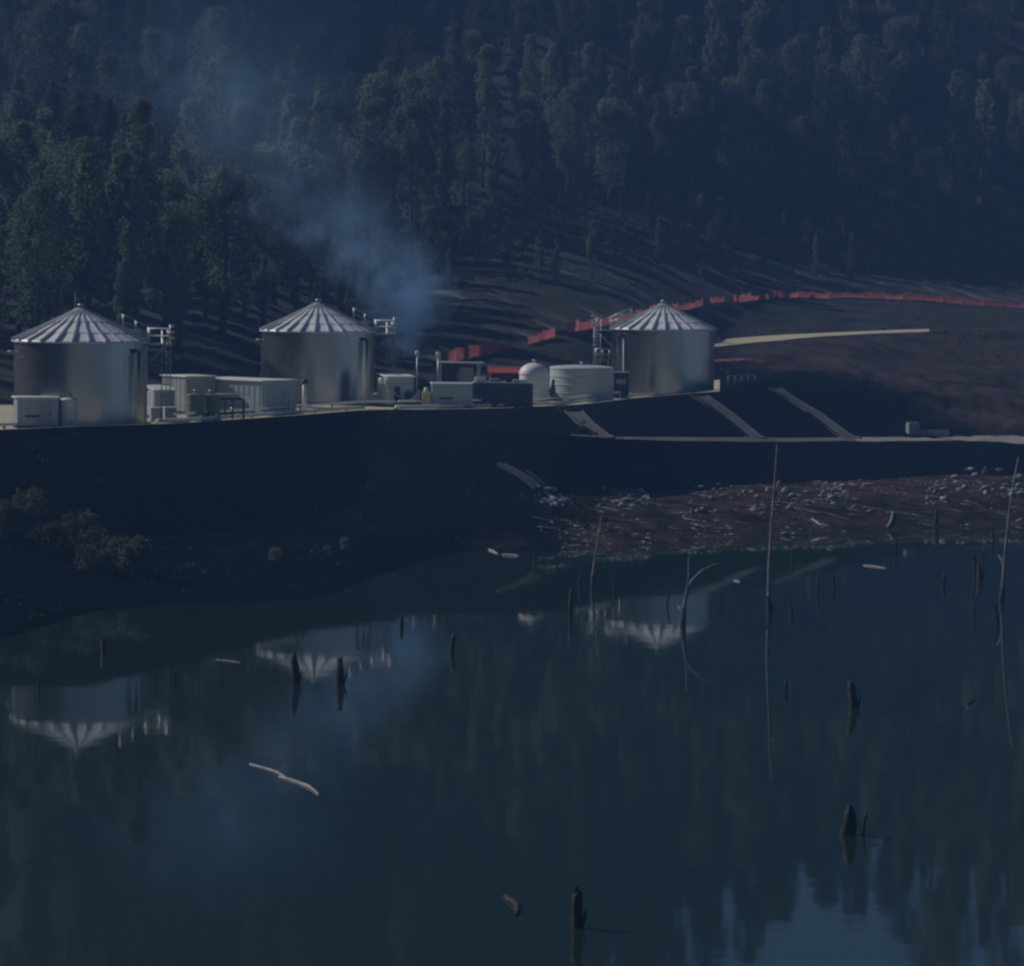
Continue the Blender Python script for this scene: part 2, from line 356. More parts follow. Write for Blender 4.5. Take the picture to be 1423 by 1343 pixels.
# shore: dark soil on the left, reddish mud on the right (two soils meeting along a ragged line)
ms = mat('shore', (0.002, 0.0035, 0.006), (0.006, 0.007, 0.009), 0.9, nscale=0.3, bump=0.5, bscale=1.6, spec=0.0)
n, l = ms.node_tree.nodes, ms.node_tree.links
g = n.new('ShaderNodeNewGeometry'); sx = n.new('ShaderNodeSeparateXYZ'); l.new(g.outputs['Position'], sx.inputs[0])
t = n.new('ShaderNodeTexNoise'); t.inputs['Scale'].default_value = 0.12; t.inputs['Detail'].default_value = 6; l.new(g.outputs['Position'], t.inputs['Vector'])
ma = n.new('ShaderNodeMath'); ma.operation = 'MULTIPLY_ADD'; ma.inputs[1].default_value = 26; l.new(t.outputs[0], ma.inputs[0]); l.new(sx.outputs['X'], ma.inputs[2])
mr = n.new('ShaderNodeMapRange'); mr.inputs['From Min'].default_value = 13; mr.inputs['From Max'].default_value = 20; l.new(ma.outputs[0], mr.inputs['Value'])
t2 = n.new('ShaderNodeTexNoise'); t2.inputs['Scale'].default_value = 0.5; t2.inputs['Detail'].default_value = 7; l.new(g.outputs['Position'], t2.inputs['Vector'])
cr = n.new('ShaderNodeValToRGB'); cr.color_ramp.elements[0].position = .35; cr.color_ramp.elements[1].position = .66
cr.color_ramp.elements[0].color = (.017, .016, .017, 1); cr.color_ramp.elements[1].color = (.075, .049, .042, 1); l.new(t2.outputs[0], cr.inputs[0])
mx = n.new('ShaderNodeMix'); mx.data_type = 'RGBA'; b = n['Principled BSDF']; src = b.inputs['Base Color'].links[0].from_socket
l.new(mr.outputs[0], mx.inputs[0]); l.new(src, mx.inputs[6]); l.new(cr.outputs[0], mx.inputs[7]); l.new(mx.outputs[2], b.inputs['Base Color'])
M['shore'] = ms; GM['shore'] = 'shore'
# dark fill of the platform bank meeting the brown cut ground along a ragged slanting line
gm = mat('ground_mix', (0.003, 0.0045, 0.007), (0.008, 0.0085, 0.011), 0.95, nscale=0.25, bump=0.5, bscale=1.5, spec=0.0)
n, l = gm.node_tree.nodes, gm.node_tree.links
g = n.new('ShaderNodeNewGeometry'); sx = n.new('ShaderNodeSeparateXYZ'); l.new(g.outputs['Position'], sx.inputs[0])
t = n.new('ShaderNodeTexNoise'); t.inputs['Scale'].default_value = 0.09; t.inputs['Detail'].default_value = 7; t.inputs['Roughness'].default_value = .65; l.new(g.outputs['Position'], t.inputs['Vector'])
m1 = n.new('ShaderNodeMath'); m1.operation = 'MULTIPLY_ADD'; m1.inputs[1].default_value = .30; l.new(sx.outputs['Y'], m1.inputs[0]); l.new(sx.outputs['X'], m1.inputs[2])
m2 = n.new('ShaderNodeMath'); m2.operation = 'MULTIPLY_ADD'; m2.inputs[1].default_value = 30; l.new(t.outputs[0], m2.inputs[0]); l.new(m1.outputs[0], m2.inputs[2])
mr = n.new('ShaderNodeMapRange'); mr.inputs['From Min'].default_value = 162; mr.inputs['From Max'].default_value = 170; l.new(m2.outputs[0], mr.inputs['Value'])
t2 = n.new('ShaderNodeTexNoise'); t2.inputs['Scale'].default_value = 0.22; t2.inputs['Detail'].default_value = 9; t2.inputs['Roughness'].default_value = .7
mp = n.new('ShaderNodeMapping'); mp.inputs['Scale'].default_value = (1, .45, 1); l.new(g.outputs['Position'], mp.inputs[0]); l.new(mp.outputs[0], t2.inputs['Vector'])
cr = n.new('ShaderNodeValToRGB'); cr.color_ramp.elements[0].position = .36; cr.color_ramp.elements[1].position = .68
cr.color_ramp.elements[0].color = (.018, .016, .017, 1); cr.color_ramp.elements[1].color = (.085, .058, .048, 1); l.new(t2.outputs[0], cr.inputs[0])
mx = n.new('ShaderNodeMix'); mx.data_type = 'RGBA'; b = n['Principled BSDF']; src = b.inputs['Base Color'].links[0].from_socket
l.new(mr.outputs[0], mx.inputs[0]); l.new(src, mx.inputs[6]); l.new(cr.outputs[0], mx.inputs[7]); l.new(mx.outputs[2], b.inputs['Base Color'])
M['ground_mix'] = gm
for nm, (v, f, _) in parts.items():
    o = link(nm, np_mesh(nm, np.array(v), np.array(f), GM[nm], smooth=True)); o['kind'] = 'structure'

# near bank under and behind the camera
nx, ny = 60, 50
v = []; f = []
for j in range(ny):
    y = 92 - j * 9.0
    for i in range(nx):
        x = -330 + i * 11.2
        z = float(np.interp(-y, [-92, -70, -55, -8, 8, 120, 350], [-4, 0, 5, 19.2, 20, 24, 32])) + bumpy(x, y, 1.2 if -60 > y or y > 20 else .4)
        v.append((x, y, z))
for j in range(ny - 1):
    for i in range(nx - 1): f.append((j * nx + i, j * nx + i + 1, (j + 1) * nx + i + 1, (j + 1) * nx + i)[::-1])
o = link('near_bank', np_mesh('near_bank', np.array(v), np.array(f), 'drygrass', True)); o['kind'] = 'structure'

# added hill left of the lake, unseen, to darken the tank reflections
v = []; f = []; nx, ny = 40, 78
for j in range(ny):
    y = -150 + j * 8.2
    for i in range(nx):
        x = -340 + i * 6.6
        hgt = max(-4, min(70, (-x - 88) * .62)) ; k = min(1, max(0, (470 - y) / 60)); k = k * k * (3 - 2 * k)
        v.append((x, y, -4 + (hgt + 4) * k + bumpy(x, y, 1.5 * k)))
for j in range(ny - 1):
    for i in range(nx - 1): f.append((j * nx + i, j * nx + i + 1, (j + 1) * nx + i + 1, (j + 1) * nx + i))
o = link('added_hill', np_mesh('added_hill', np.array(v), np.array(f), 'hill', True)); o['kind'] = 'structure'

# water
wm = bpy.data.materials.new('water'); wm.use_nodes = True
n, l = wm.node_tree.nodes, wm.node_tree.links; b = n['Principled BSDF']
b.inputs['Base Color'].default_value = (0.011, 0.025, 0.019, 1); b.inputs['Roughness'].default_value = 0.032
b.inputs['IOR'].default_value = 1.33; b.inputs['Specular IOR Level'].default_value = 0.5
g = n.new('ShaderNodeNewGeometry'); t = n.new('ShaderNodeTexNoise'); t.inputs['Scale'].default_value = 0.35; t.inputs['Detail'].default_value = 3
l.new(g.outputs['Position'], t.inputs['Vector']); bp = n.new('ShaderNodeBump'); bp.inputs['Strength'].default_value = 0.008; bp.inputs['Distance'].default_value = 0.5
l.new(t.outputs[0], bp.inputs['Height']); l.new(bp.outputs[0], b.inputs['Normal'])
M['water'] = wm
mb = MB()
for j in range(8):
    for i in range(8):
        x0, y0 = -320 + i * 80, 40 + j * 42
        mb.face([(x0, y0, 0), (x0 + 80, y0, 0), (x0 + 80, y0 + 42, 0), (x0, y0 + 42, 0)])
o = mb.build('lake_water', 'water'); o['kind'] = 'structure'

# ------------------------------------------------------------------ tanks
TR, TW, TA = 5.1, 6.45, 9.15
NP = 26
def roof_pt(r): return TW + (TA - .35 - TW) * (1 - (r - .3) / (TR + .2 - .3)) ** 1.06
def roof_panel_mesh():
    mb = MB(); a = math.pi / NP * .985
    cuts = [.3, 2.1, 3.75, TR + .22]
    for i in range(3):
        ra, rb = cuts[i], cuts[i + 1] + (.12 if i < 2 else 0)
        lift = .10 - .05 * i
        for dz in (0,):
            za, zb = roof_pt(ra) + lift, roof_pt(min(rb, TR + .2)) + lift - (.04 if rb > TR + .2 else 0)
            P = lambda r, w, z: (r * math.cos(w), r * math.sin(w), z)
            mb.face([P(ra, -a, za), P(rb, -a, zb), P(rb, a, zb), P(ra, a, za)])
            mb.face([P(rb, -a, zb), P(rb, -a, zb - .09), P(rb, a, zb - .09), P(rb, a, zb)])
            mb.face([P(ra, -a, za), P(ra, -a, za - .06), P(rb, -a, zb - .09), P(rb, -a, zb)])
            mb.face([P(ra, a, za), P(rb, a, zb), P(rb, a, zb - .09), P(ra, a, za - .06)])
    return mb.mesh('roof_panel', 'galv_roof')
def roof_rib_mesh():
    mb = MB(); rr = [.35, 1.8, 3.4, TR + .25]
    w = .06
    for i in range(3):
        a, b = rr[i], rr[i + 1]; za, zb = roof_pt(a) + .17, roof_pt(min(b, TR + .2)) + .15
        mb.face([(a, -w, za), (b, -w, zb), (b, w, zb), (a, w, za)])
        mb.face([(a, -w, za - .2), (b, -w, zb - .2), (b, -w, zb), (a, -w, za)])
        mb.face([(a, w, za), (b, w, zb), (b, w, zb - .2), (a, w, za - .2)])
    mb.face([(b, -w, zb - .2), (b, w, zb - .2), (b, w, zb), (b, -w, zb)])
    return mb.mesh('roof_rib', 'galv_rib')
RP, RRB = roof_panel_mesh(), roof_rib_mesh()
def rail_set(mb, pts, h, r=.03, posts=True):
    for zz in (h, h * .5): mb.tube([(p[0], p[1], p[2] + zz) for p in pts], r, 6)
def make_tank(c, label, view_ang, side, group):
    """side=+1: access platform and pipe on the right as seen; -1: on the left."""
    t = thing('storage_tank', label, 'tank', c, 0, group)
    cuts = [0, 1.32, 2.6, 3.88, 5.16, TW]
    for i in range(5):
        mb = MB(); ro = TR + (.022 if i % 2 else 0)
        z0, z1 = cuts[i], cuts[i + 1]
        prof = []
        nz = 10
        for q in range(nz + 1):
            zz = z0 + (z1 - z0) * q / nz
            prof.append((ro, zz))
        mb.lathe(prof, 72)
        mb.lathe([(ro, z1 - .04), (ro + .035, z1 - .04), (ro + .035, z1 + .02), (ro - .02, z1 + .02)], 72, smooth=False)
        o = mb.build('wall_ring', 'galv', t)
        sm = MB()
        for q in range(13):
            w = 2 * math.pi * (q + .5 * (i % 2)) / 13
            sm.box((math.cos(w) * (ro + .012), math.sin(w) * (ro + .012), (z0 + z1) / 2), (.03, .13, z1 - z0 - .12), w)
        sm.build('seam_strip', 'galv', o)['kind'] = 'stuff'
    MB().lathe([(TR - .02, TW - .1), (TR + .12, TW - .1), (TR + .12, TW + .03), (TR - .02, TW + .03)], 72).build('eave_ring', 'steel', t)
    for q in range(NP):
        w = 2 * math.pi * q / NP
        link('roof_panel', RP, t, rz=w); link('roof_rib', RRB, t, rz=w + math.pi / NP)
    MB().lathe([(.02, TA + .12), (.24, TA + .10), (.32, TA - .02), (.22, TA - .05), (.22, TA - .3), (.42, TA - .4), (.42, TA - .5)], 16).build('vent_cap', 'steel', t)
    MB().lathe([(TR + .35, -.1), (TR + .35, .12), (TR, .14)], 48).build('footing', 'concrete', t)
    # outlet pipe down the front
    wa = view_ang + side * R(51)
    P = lambda w, r, z: (r * math.cos(w), r * math.sin(w), z)
    MB().tube([P(wa, TR - .05, 5.75), P(wa, TR + .25, 5.78), P(wa + side * .05, TR + .34, 5.7), P(wa + side * .05, TR + .34, 3), P(wa + side * .05, TR + .34, .1)], .15, 10).build('down_pipe', 'black_pipe', t)
    MB().tube([P(wa - side * .06, TR - .05, 5.45), P(wa - side * .06, TR + .12, 5.45), P(wa - side * .06, TR + .12, .1)], .07, 8).build('down_pipe', 'steel', t)
    wb = view_ang - side * R(86)
    MB().tube([P(wb, TR - .1, 5.5), P(wb - side * .0, TR + .5, 5.52)], .09, 8).build('overflow_spout', 'white', t)
    # access platform at the eave
    wp = view_ang + side * R(92 if side > 0 else 84); dirv = Vector((math.cos(wp), math.sin(wp), 0)); tv = Vector((-math.sin(wp), math.cos(wp), 0))
    pf = MB(); pc = dirv * (TR + .85)
    pf.box((pc.x, pc.y, TW - .25), (1.6, 1.9, .12), wp)
    plat = pf.build('access_platform', 'steel', t)
    pm = MB()
    corners = [dirv * (TR + .1) + tv * .9, dirv * (TR + 1.6) + tv * .9, dirv * (TR + 1.6) - tv * .9, dirv * (TR + .1) - tv * .9]
    for c4 in corners: pm.tube([(c4.x, c4.y, TW - .2), (c4.x, c4.y, TW + .95)], .045, 6)
    rail_set(pm, [(c4.x, c4.y, TW - .2) for c4 in corners], 1.15, .04)
    pm.build('guard_rail', 'steel', plat)
    # roof-edge rails either side of the hatch
    h1 = dirv * (TR - .9)
    for sgn in (-1, 1):
        hm = MB()
        a = dirv * (TR - 1.9) + tv * .8 * sgn; b2 = dirv * (TR + .1) + tv * .8 * sgn
        za, zb = roof_pt(TR - 1.9) + .1, TW + .1
        for q in (0, .5, 1): p = a.lerp(b2, q); hm.tube([(p.x, p.y, za + (zb - za) * q), (p.x, p.y, za + (zb - za) * q + 1.0)], .035, 6)
        for hh in (.5, 1.0): hm.tube([(a.x, a.y, za + hh), (b2.x, b2.y, zb + hh)], .03, 6)
        hm.build('hatch_rail', 'steel', t)
    hb = MB(); hb.box((h1.x, h1.y, roof_pt(TR - .9) + .22), (.8, .8, .3), wp); hb.build('roof_hatch', 'galv_rib', t)
    # lamp cluster on a pole
    lp = dirv * (TR + 1.75); lm = MB(); lm.tube([(lp.x, lp.y, TW - .25), (lp.x, lp.y, TW + 1.25)], .05, 6)
    pole = lm.build('lamp_pole', 'steel', t)
    for zz in (.25, .7, 1.15):
        q = MB(); lq = lp + dirv * .16; q.box((lq.x, lq.y, TW + zz), (.34, .3, .24), wp, .04); q.build('flood_lamp', 'white', pole)
    # caged ladder
    ld = MB(); lc = dirv * (TR + 1.15) + tv * .35
    for sgn in (-.22, .22):
        p = lc + tv * sgn; ld.tube([(p.x, p.y, .1), (p.x, p.y, TW + .8)], .035, 6)
    for q in range(20):
        zz = .35 + q * .31; a, b2 = lc + tv * .22, lc - tv * .22; ld.tube([(a.x, a.y, zz), (b2.x, b2.y, zz)], .02, 5)
    lad = ld.build('ladder', 'steel', t)
    cg = MB()
    hoop = [lc + dirv * (.36 + .36 * math.sin(k * math.pi / 6 - math.pi / 2) if False else .7 * math.sin(k * math.pi / 6)) + tv * .36 * math.cos(k * math.pi / 6) for k in range(7)]
    for q in range(6):
        zz = 2.2 + q * .85; cg.tube([(p.x, p.y, zz) for p in hoop], .03, 5)
    for p in hoop: cg.tube([(p.x, p.y, 2.2), (p.x, p.y, 6.45)], .022, 5)
    cg.build('ladder_cage', 'steel', lad)
    # stays between platform and wall
    for sgn in (-.8, .8):
        br = MB()
        a = dirv * (TR + 1.5) + tv * sgn; b2 = dirv * (TR + .03) + tv * sgn * .8
        br.tube([(a.x, a.y, TW - .3), (b2.x, b2.y, TW - 1.8)], .04, 6)
        br.build('platform_brace', 'steel', plat)
    return t
GZ = 8.1
def on_yard(px, py): return at_z(px, py, GZ)
def tank_at(px, Yc):
    d = ray(px, 560); return Vector((d.x / d.y * Yc, Yc, GZ + .06))
tanks = []
for px, Yc, lab, side in ((112, 277.5, 'galvanised steel tank with conical ribbed roof, leftmost, nearest the shrubs', 1),
                          (441, 326, 'galvanised steel tank with conical ribbed roof, middle one beside the rising smoke', 1),
                          (920, 357, 'galvanised steel tank with conical ribbed roof, rightmost, caged ladder on its left', -1)):
    c = tank_at(px, Yc)
    tanks.append(make_tank(c, lab, math.atan2(-c.y, -c.x), side, 'conical roofed storage tanks'))

# ------------------------------------------------------------------ site buildings and equipment
def frame_of(px, Yc, rz, name, label, cat, group=None, z=GZ):
    d = ray(px, 560); return thing(name, label, cat, (d.x / d.y * Yc, Yc, z), rz, group)
def shed(px, Yc, rz, w, d, h, label, name='equipment_shed', wall='white', roof='white', over=.12, slope=0.0, vents=1, door=False, ribs=True, cat='shed', lid=.12):
    t = frame_of(px, Yc, rz, name, label, cat)
    MB().box((0, 0, h / 2 + .12), (w, d, h - .14), 0, .04).build('wall', wall, t)
    mb = MB(); sl = math.atan2(slope, d)
    mb.box((0, 0, h + lid / 2 + .05 + slope / 2), (w + 2 * over, math.hypot(d + 2 * over, slope), lid), 0, .03, Matrix.Rotation(sl, 3, 'X')); mb.build('roof', roof, t)
    MB().box((0, 0, .07), (w + .1, d + .1, .16)).build('skid_base', 'dark', t)
    if ribs:
        k = max(3, int(w / .55))
        rb = MB()
        for i in range(k): rb.box((-w / 2 + (i + .5) * w / k, -d / 2 - .012, h / 2 + .1), (.08, .03, h - .35))
        kd = max(3, int(d / .55))
        for i in range(kd): rb.box((w / 2 + .012, -d / 2 + (i + .5) * d / kd, h / 2 + .1), (.03, .08, h - .35)); rb.box((-w / 2 - .012, -d / 2 + (i + .5) * d / kd, h / 2 + .1), (.03, .08, h - .35))
        rb.build('cladding_rib', wall, t)['kind'] = 'stuff'
    for i in range(vents):
        v = MB(); v.box((-w * .14 + i * .9, -d / 2 - .03, h * .42), (w * .34, .05, .16)); v.build('louvre_vent', 'dark', t)
    if door:
        dm = MB(); dm.box((w * .2, -d / 2 - .03, 1.05), (.85, .05, 1.9)); dd = dm.build('door', 'greypaint', t)
        MB().box((w * .2 + .3, -d / 2 - .07, 1.05), (.05, .05, .16)).build('handle', 'dark', dd)
    return t
def drum(px, Yc, r, h, label, name='process_tank', material='cream', dome=0.25, n=40, cat='tank', bands=2, group=None):
    t = frame_of(px, Yc, 0, name, label, cat, group)
    MB().lathe([(r, .05), (r, h)], n).build('wall', material, t)
    prof = [(r + .05, h - .05), (r + .05, h + .04)] + [(r * math.cos(k * math.pi / 16) + .02 * (k < 8), h + .04 + dome * math.sin(k * math.pi / 16)) for k in range(1, 9)]
    prof[-1] = (.02, h + .04 + dome)
    MB().lathe(prof, n).build('roof', material, t)
    bd = None
    for i in range(bands):
        z = h * (i + 1) / (bands + 1); MB().lathe([(r, z - .05), (r + .035, z - .04), (r + .035, z + .04), (r, z + .05)], n).build('hoop', material, t)
    MB().lathe([(.12, h + dome), (.12, h + dome + .22), (.2, h + dome + .24), (.2, h + dome + .32), (.02, h + dome + .34)], 12).build('vent', 'steel', t)
    MB().lathe([(r + .18, -.06), (r + .18, .08), (.1, .08)], n).build('footing', 'concrete', t)
    a = -math.pi / 2 + .5
    MB().tube([(r * math.cos(a), r * math.sin(a), .5), ((r + .35) * math.cos(a), (r + .35) * math.sin(a), .5), ((r + .4) * math.cos(a), (r + .4) * math.sin(a), .05)], .09, 8).build('outlet_pipe', 'steel', t)
    return t
shed(50, 271.4, R(16), 3.1, 2.0, 2.2, 'white flat roofed kiosk with a dark slot vent, before the leftmost tank', 'equipment_kiosk', wall='shaded_white', over=.16, door=True)
drum(95, 272.2, .62, 2.1, 'slim white upright drum between the kiosk and the leftmost tank', 'dosing_tank', 'white', .16, 24)
shed(222, 291, R(34), 1.9, 1.7, 2.15, 'small pale hut with sloping roof, right of the leftmost tank', 'pump_hut', wall='cream', roof='white', slope=.3, vents=0, door=True)
shed(262, 300, R(40), 3.0, 3.6, 3.0, 'grey cabin behind the two green drums, next to the long container', 'site_cabin', wall='greypaint', roof='white', vents=1, door=False)
shed(340, 301, R(53), 4.4, 7.6, 2.75, 'long white container building with bright flat roof, before the middle tank', 'container_building', wall='shaded_white', roof='white', vents=0, door=True)
drum(272, 286.6, .72, 2.05, 'olive green drum with white fittings, left one of the pair before the grey cabin', 'chemical_drum', 'olive', .08, 24, group='olive green drums')
drum(293, 288.0, .72, 2.0, 'olive green drum with white fittings, right one of the pair before the grey cabin', 'chemical_drum', 'olive', .08, 24, group='olive green drums')
for px, Yc, k in ((217, 283.4, 0), (236, 284.6, 1)):
    t = frame_of(px, Yc, R(20), 'control_box', ['squat grey control box below the small pale hut', 'squat grey control box left of the olive drums'][k], 'box')
    MB().box((0, 0, .6), (.95, .7, 1.0), 0, .04).build('cabinet', 'greypaint', t); MB().box((0, 0, 1.13), (1.05, .8, .06)).build('lid', 'white', t)
    for s in (-.35, .35): MB().box((s, 0, .05), (.1, .6, .12)).build('foot', 'dark', t)
# pipe manifold right of drums
t = frame_of(318, 289.5, R(12), 'pipe_manifold', 'black pipe loops beside the olive drums, before the container building', 'pipes')
for x in (-.9, -.3, .3):
    MB().tube([(x, 0, .02), (x, 0, 1.45), (x + .1, 0, 1.62), (x + .3, 0, 1.65)], .07, 8).build('riser_pipe', 'black_pipe', t)
MB().tube([(-1.3, 0, 1.65), (1.0, 0, 1.65), (1.18, 0, 1.55), (1.2, 0, .02)], .1, 8).build('header_pipe', 'black_pipe', t)
MB().tube([(-1.5, .25, 2.0), (1.7, .25, 2.05), (1.75, .25, 1.9), (1.75, .25, .02)], .06, 8).build('upper_pipe', 'white', t)
for x in (-.9, .3): MB().lathe([(.16, -.05), (.16, .05), (.02, .06)], 12, (x, -.02, .9)).build('valve_wheel', 'steel', t)
# tall white post beside the container
t = frame_of(423, 303.5, 0, 'vent_post', 'tall white post at the right corner of the container building', 'post')
MB().tube([(0, 0, 0), (0, 0, 2.55)], .17, 12).build('post', 'white', t); MB().lathe([(.3, 2.5), (.3, 2.72), (.05, 2.85)], 14).build('cap', 'dark', t)
MB().box((0, 0, .05), (.6, .6, .12)).build('base_plate', 'concrete', t)
# huts and machinery between the middle tank and the white box
t = shed(549, 319, R(28), 2.6, 2.2, 2.55, 'pale hut with dark doorway, right of the middle tank', 'plant_hut', wall='cream', roof='white', slope=.25, vents=0, door=False)
MB().box((-.35, -1.14, 1.0), (.55, .06, 1.6)).build('doorway', 'dark', t)
MB().tube([(-1.5, -1.25, 1.9), (.4, -1.35, .4)], .06, 6).build('brace', 'steel', t)
MB().lathe([(.02, -.3), (.22, -.25), (.26, 0), (.22, .25), (.02, .3)], 14, (-1.65, -.6, 2.3)).build('fan_housing', 'white', t)
t = frame_of(574, 318.5, R(10), 'compressor_unit', 'dark compressor with slanted grey hood right of the pale hut', 'machine')
MB().box((0, 0, .75), (1.5, 1.2, 1.2), 0, .05).build('casing', 'dark', t)
mb = MB(); mb.face([(-.6, -.68, .5), (.5, -.68, .5), (.5, -.68, 1.6)]); mb.face([(-.6, -.62, .5), (.5, -.62, 1.6), (.5, -.62, .5)]); mb.face([(-.6, -.68, .5), (.5, -.68, 1.6), (.5, -.62, 1.6), (-.6, -.62, .5)]); mb.build('hood', 'cream', t)
MB().box((0, 0, .08), (1.6, 1.3, .15)).build('skid_base', 'greypaint', t); MB().tube([(-.4, .2, 1.3), (-.4, .2, 1.85), (.5, .2, 1.85)], .08, 8).build('exhaust_pipe', 'steel', t)
t = frame_of(592, 316.8, 0, 'yellow_pump', 'pale yellow pump set standing left of the white box', 'pump')
MB().box((0, 0, .8), (.75, .8, 1.3), 0, .06).build('casing', 'yellow', t); MB().box((0, 0, .08), (.9, .95, .14)).build('skid_base', 'dark', t); MB().lathe([(.2, 1.45), (.2, 1.7), (.12, 1.8), (.02, 1.82)], 12).build('filter_cap', 'white', t)
shed(627, 318.2, R(4), 3.55, 2.3, 2.05, 'white box cabin with dark slot vent, middle of the yard', 'switch_room', wall='shaded_white', over=.08, vents=1, lid=.1)
t = shed(698, 321.5, R(3), 5.3, 2.4, 2.05, 'dark green container with cluttered roof, between white box and domed tank', 'dark_container', wall='green_dark', roof='greypaint', vents=0, door=False, over=.02)
for x, y, w, h, m in ((-2.0, -.3, 1.0, .4, 'white'), (-.7, .1, .9, .3, 'greypaint'), (.5, -.3, .5, .45, 'dark'), (1.6, .1, 1.3, .22, 'white')):
    MB().box((x, y, 2.22 + h / 2), (w, .7, h), 0, .04).build('roof_unit', m, t)
MB().box((1.3, -1.23, 1.05), (1.2, .05, .9)).build('access_panel', 'dark', t)
# posts with lamp heads
for px, Yc, h, lab in ((579, 331, 4.2, 'thin mast with small white head, behind the pale hut'), (608, 331, 4.1, 'thin mast with small white head, beside the dark shelter')):
    t = frame_of(px, Yc, 0, 'lamp_mast', lab, 'mast', 'thin masts in the yard')
    MB().tube([(0, 0, 0), (0, 0, h)], [.07, .05], 8).build('pole', 'steel', t); MB().lathe([(.05, h), (.2, h + .05), (.2, h + .35), (.08, h + .45), (.02, h + .46)], 12).build('head', 'white', t)
    MB().box((0, 0, .04), (.4, .4, .1)).build('base_plate', 'concrete', t)
# dark shelter with pale flat roof
t = frame_of(636, 333, R(5), 'open_shelter', 'dark open shelter with pale flat roof, behind the white box', 'shelter')
for x in (-1.7, 1.9):
    for y in (-1.1, 1.1): MB().box((x, y, 1.75), (.14, .14, 3.5)).build('post', 'steel', t)
MB().box((.2, 0, 3.56), (4.2, 2.9, .12)).build('roof', 'cream', t); MB().box((-1.0, .4, 1.7), (1.6, 1.4, 3.2)).build('rear_cabinet', 'dark', t); MB().box((.75, .5, 1.6), (1.3, 1.0, 3.0)).build('rear_cabinet', 'greypaint', t)
# red roofed store
t = frame_of(704, 338, R(4), 'red_roofed_store', 'low store with red roof, half hidden behind the dark container', 'store')
MB().box((0, 0, 1.3), (3.2, 2.2, 2.5)).build('wall', 'dark', t)
mb = MB(); mb.box((0, -.62, 2.78), (3.6, 1.45, .07), 0, 0, Matrix.Rotation(R(20), 3, 'X')); mb.build('roof', 'red_roof', t)
mb = MB(); mb.box((0, .66, 2.78), (3.6, 1.45, .07), 0, 0, Matrix.Rotation(R(-20), 3, 'X')); mb.build('roof', 'red_roof', t)
MB().box((0, 0, 3.05), (3.65, .25, .06)).build('ridge_cap', 'white', t)
drum(742, 329, 1.36, 2.75, 'white domed tank left of the low pale tank', 'domed_tank', 'white', .95, 36, bands=1)
drum(808, 338, 3.0, 3.05, 'wide low pale tank left of the rightmost tall tank', 'low_tank', 'cream', .25, 56, bands=3)
t = shed(862, 345.5, R(2), 1.5, 1.4, 2.35, 'dark upright cabinet at the foot of the rightmost tank', 'pump_cabinet', wall='dark', roof='greypaint', over=.03, vents=0, ribs=False)
MB().box((0, -.74, 1.6), (.9, .05, .5)).build('access_panel', 'greypaint', t)
# raised landing behind the low tank
t = frame_of(836, 344, R(0), 'raised_landing', 'railed brown landing on posts above the low pale tank', 'platform')
for x in (-.55, .55):
    for y in (-.5, .5): MB().box((x, y, 1.8), (.1, .1, 3.6)).build('post', 'steel', t)
MB().box((0, 0, 3.62), (1.4, 1.3, .1)).build('deck', 'brown', t)
for y in (-.6, .6):
    mb = MB(); mb.tube([(-.65, y, 3.66), (-.65, y, 4.75)], .035, 6).tube([(.65, y, 3.66), (.65, y, 4.75)], .035, 6).tube([(0, y, 3.66), (0, y, 4.75)], .035, 6)
    for z in (4.2, 4.73): mb.tube([(-.65, y, z), (.65, y, z)], .035, 6)
    mb.build('guard_rail', 'steel', t)
# pipelines and rails along the yard edge
def edge_run(name, pxs, dy, z, r, label, material='white', sup=True, cat='pipeline', step=22):
    pts = []
    for px in np.arange(pxs[0], pxs[1] + 1, step):
        y = float(np.interp((px - CX) / FPX, UC, TAB[:, 8, 0])) + dy; x = (px - CX) / FPX * y
        pts.append(Vector((x, y, ground(x, y) + z)))
    mid = pts[len(pts) // 2].copy(); mid.z = GZ
    t = thing(name, label, cat, mid)
    MB().tube([p - mid for p in pts], r, 8).build('pipe', material, t)
    if sup:
        for i in range(0, len(pts), 2):
            p = pts[i] - mid; MB().box((p.x, p.y, (p.z - r + ground(pts[i].x, pts[i].y) - GZ) / 2 - .03), (.16, .3, max(.08, z - r + .06))).build('support', 'concrete', t)
    return t
edge_run('edge_pipeline', (-40, 78), .5, .32, .13, 'white pipeline along the yard edge, below the kiosk')
edge_run('edge_pipeline', (216, 520), .7, .22, .15, 'white pipeline along the yard edge, below the container building')
edge_run('edge_pipeline', (240, 560), 1.9, .65, .09, 'thinner raised white pipeline behind the edge pipe, below the container building')
edge_run('edge_pipeline', (548, 700), .5, .2, .15, 'white pipeline along the yard edge, below the white box cabin')
edge_run('edge_pipeline', (552, 870), 2.2, .62, .09, 'thin raised white pipeline running from the pale hut to the dark cabinet')
edge_run('edge_pipeline', (690, 860), .5, .22, .13, 'white pipeline along the yard edge, below the dark green container')
edge_run('edge_pipeline', (870, 985), .6, .2, .1, 'pale pipe along the yard edge round the rightmost tank')
# guard posts right of rightmost tank
t = thing('post_and_rail', 'low pale post and rail right of the rightmost tank', 'rail', (22.2, 372, ground(22.2, 372)))
for i in range(5): MB().tube([(i * .75, i * .9, -.1), (i * .75, i * .9, 1.0)], .05, 6).build('post', 'greypaint', t)
for z in (.5, .95): MB().tube([(0, 0, z), (3.0, 3.6, z)], .035, 6).build('rail', 'greypaint', t)

